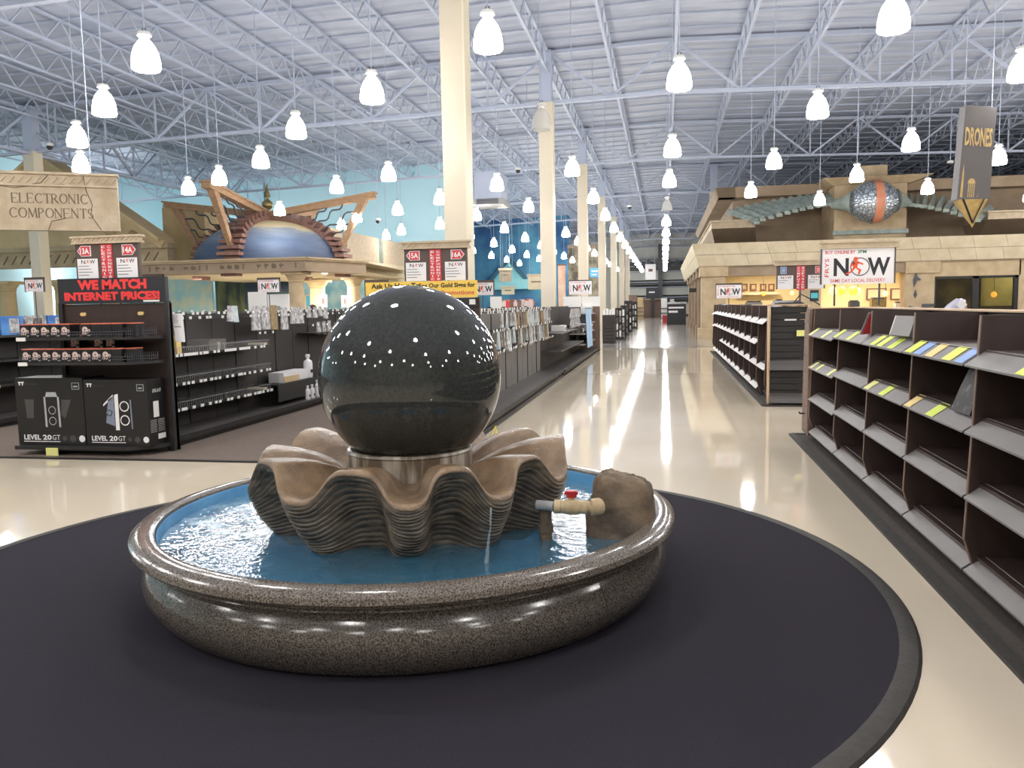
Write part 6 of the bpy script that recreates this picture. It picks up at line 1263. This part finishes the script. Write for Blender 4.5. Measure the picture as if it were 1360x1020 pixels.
# displays left of the aisle beyond the grey gondola
t = thing('dark_end_rack', 'dark slatted end rack with white goods beyond the grey gondola', 'display stand', (-2, 34, 0)); a = P_(800, 415, 33); b = P_(816, 450, 33); obj('body', MB().box(a.x, b.x, 33, 34, 0, 1.15), M['black'], t); [obj('carton', MB().box(a.x + .02 + k * .12, a.x + .12 + k * .12, 33.02, 33.3, 1.15, 1.35 + .06 * (k % 2)), M['wtag'], t) for k in range(4)]; [obj('slat', MB().box(a.x, b.x, 32.97, 33, .1 + .13 * k, .2 + .13 * k), M['dark'], t) for k in range(8)]
for i, (x0, x1, Y, h, m, lb) in enumerate(((817, 829, 36, 1.4, 'bag3', 'dark mixed goods on the second rack past the grey gondola'), (824, 833, 41, 1.5, 'bag', 'pale boxed goods on the third rack past the grey gondola'), (829, 838, 46, 1.75, 'walnut', 'brown partition beyond the racks left of the far aisle'), (836, 845, 52, 1.7, 'bag4', 'pale goods rack just before the far brown counter'))):
    a = P_(x0, 420, Y); b = P_(x1, 420, Y); t = thing('goods_rack', lb, 'rack', (a.x, Y, 0)); obj('frame', MB().box(a.x, b.x, Y, Y + 2.5, 0, .12).box(a.x, a.x + .04, Y, Y + 2.5, 0, h).box(a.x, b.x, Y + 2.4, Y + 2.5, 0, h), M['black'], t)
    for k in range(4):
        for j in range(3): obj('carton', MB().box(a.x + .05 + j * (b.x - a.x) / 3, a.x + (j + .9) * (b.x - a.x) / 3, Y + .05, Y + .5, .15 + k * h / 4.6, .15 + k * h / 4.6 + .22 + .05 * ((j + k) % 2)), M[('bag', 'wtag', 'bag3', m)[(j + k + i) % 4]], t)
for i, (x0, x1, y0, y1, Y, lb) in enumerate(((663, 679, 357, 374, 55, 'square tan stone sign hanging before the blue mural wall'), (666, 683, 381, 391, 52, 'small pale stone sign below the square tan sign'), (701, 724, 365, 384, 48, 'large pale stone sign beside the second cream column'))):
    a = P_(x0, y0, Y); b = P_(x1, y1, Y); t = thing('hanging_stone_sign', lb, 'sign', (a.x, Y, b.z)); obj('slab', MB().box(a.x, b.x, Y, Y + .1, b.z, a.z), M['sandd'] if i == 0 else M['sandl'], t); obj('cornice', MB().box(a.x - .05, b.x + .05, Y - .05, Y + .12, a.z - .12, a.z + .04), M['stone'], t)
    obj('carved_lines', MB().box(a.x + .2, b.x - .2, Y - .01, Y, (a.z + b.z) / 2 - .02, (a.z + b.z) / 2 + .05), M['stonecut'], t); [obj('wire', MB().tube([(x_, Y + .05, a.z), (x_, Y + .05, roofz(x_))], .01, 4), M['steeld'], t) for x_ in (a.x + .1, b.x - .1)]
random.seed(11)
for i in range(26):
    x_ = 664 + i * 1.7; p = P_(x_, 398, 30 + .5 * (i % 3)); h = .1 + .12 * random.random(); o = obj('shelf_item', MB().box(p.x - .07, p.x + .07, p.y, p.y + .2, 1.5, 1.62 + h), M[random.choice(['orange', 'sred', 'bag', 'rib', 'fanp', 'otag'])]); tag(o, f'small reddish packaged item, {nth(i)} from the left on the far shelf', 'package', 'packaged items on the far shelf')
t = thing('far_shelving', 'long dark shelving carrying reddish packages before the blue mural wall', 'shelving', (-5, 30, 0)); a = P_(660, 400, 30); b = P_(712, 400, 30); obj('body', MB().box(a.x, b.x, 29.9, 31.3, 0, 1.5), M['dark'], t); obj('top', MB().box(a.x - .05, b.x + .05, 29.85, 31.35, 1.46, 1.5), M['grey'], t)
a = P_(741, 353, 60); b = P_(751, 381, 60); t = thing('wall_poster', 'tall pink and cream poster panel right of the second cream column', 'poster', (a.x, 60, 0)); obj('panel', MB().box(a.x, b.x, 60, 60.1, 0, a.z), mat('pink_cream_print', L(214, 150, 130), L(226, 206, 176), scale=1.2, rough=.6), t); obj('frame', MB().box(a.x - .08, b.x + .08, 60.0, 60.15, a.z, a.z + .1), M['rib'], t)
a = P_(754, 330, 72); b = P_(800, 400, 72); t = thing('mosaic_wall', 'mottled brown and grey relief wall between the third and fourth columns', 'wall decoration', (a.x, 72, 0)); obj('panel', MB().box(a.x, b.x, 72, 72.3, 0, a.z), mat('mottled_relief', L(96, 86, 72), L(176, 164, 140), scale=1.1, detail=8, rough=.8, lo=.4, hi=.62), t); obj('cap', MB().box(a.x, b.x, 71.8, 72.4, a.z, a.z + .3), M['sandd'], t)
a = P_(783, 356, 66); b = P_(796, 368, 66); t = thing('blue_sign', 'glowing blue sign panel between the third and fourth cream columns', 'sign', (a.x, 66, b.z)); obj('panel', MB().box(a.x, b.x, 66, 66.1, b.z, a.z), mat('lit_blue_sign', L(70, 150, 210), rough=.4, emis=.5), t); obj('lettering', MB().box(a.x + .15, b.x - .1, 65.98, 66, (a.z + b.z) / 2 + .05, (a.z + b.z) / 2 + .18).box(a.x + .15, b.x - .2, 65.98, 66, (a.z + b.z) / 2 - .22, (a.z + b.z) / 2 - .1), M['signw'], t); obj('wire', MB().tube([(a.x + .2, 66.05, a.z), (a.x + .2, 66.05, roofz(a.x))], .015, 4), M['steeld'], t)
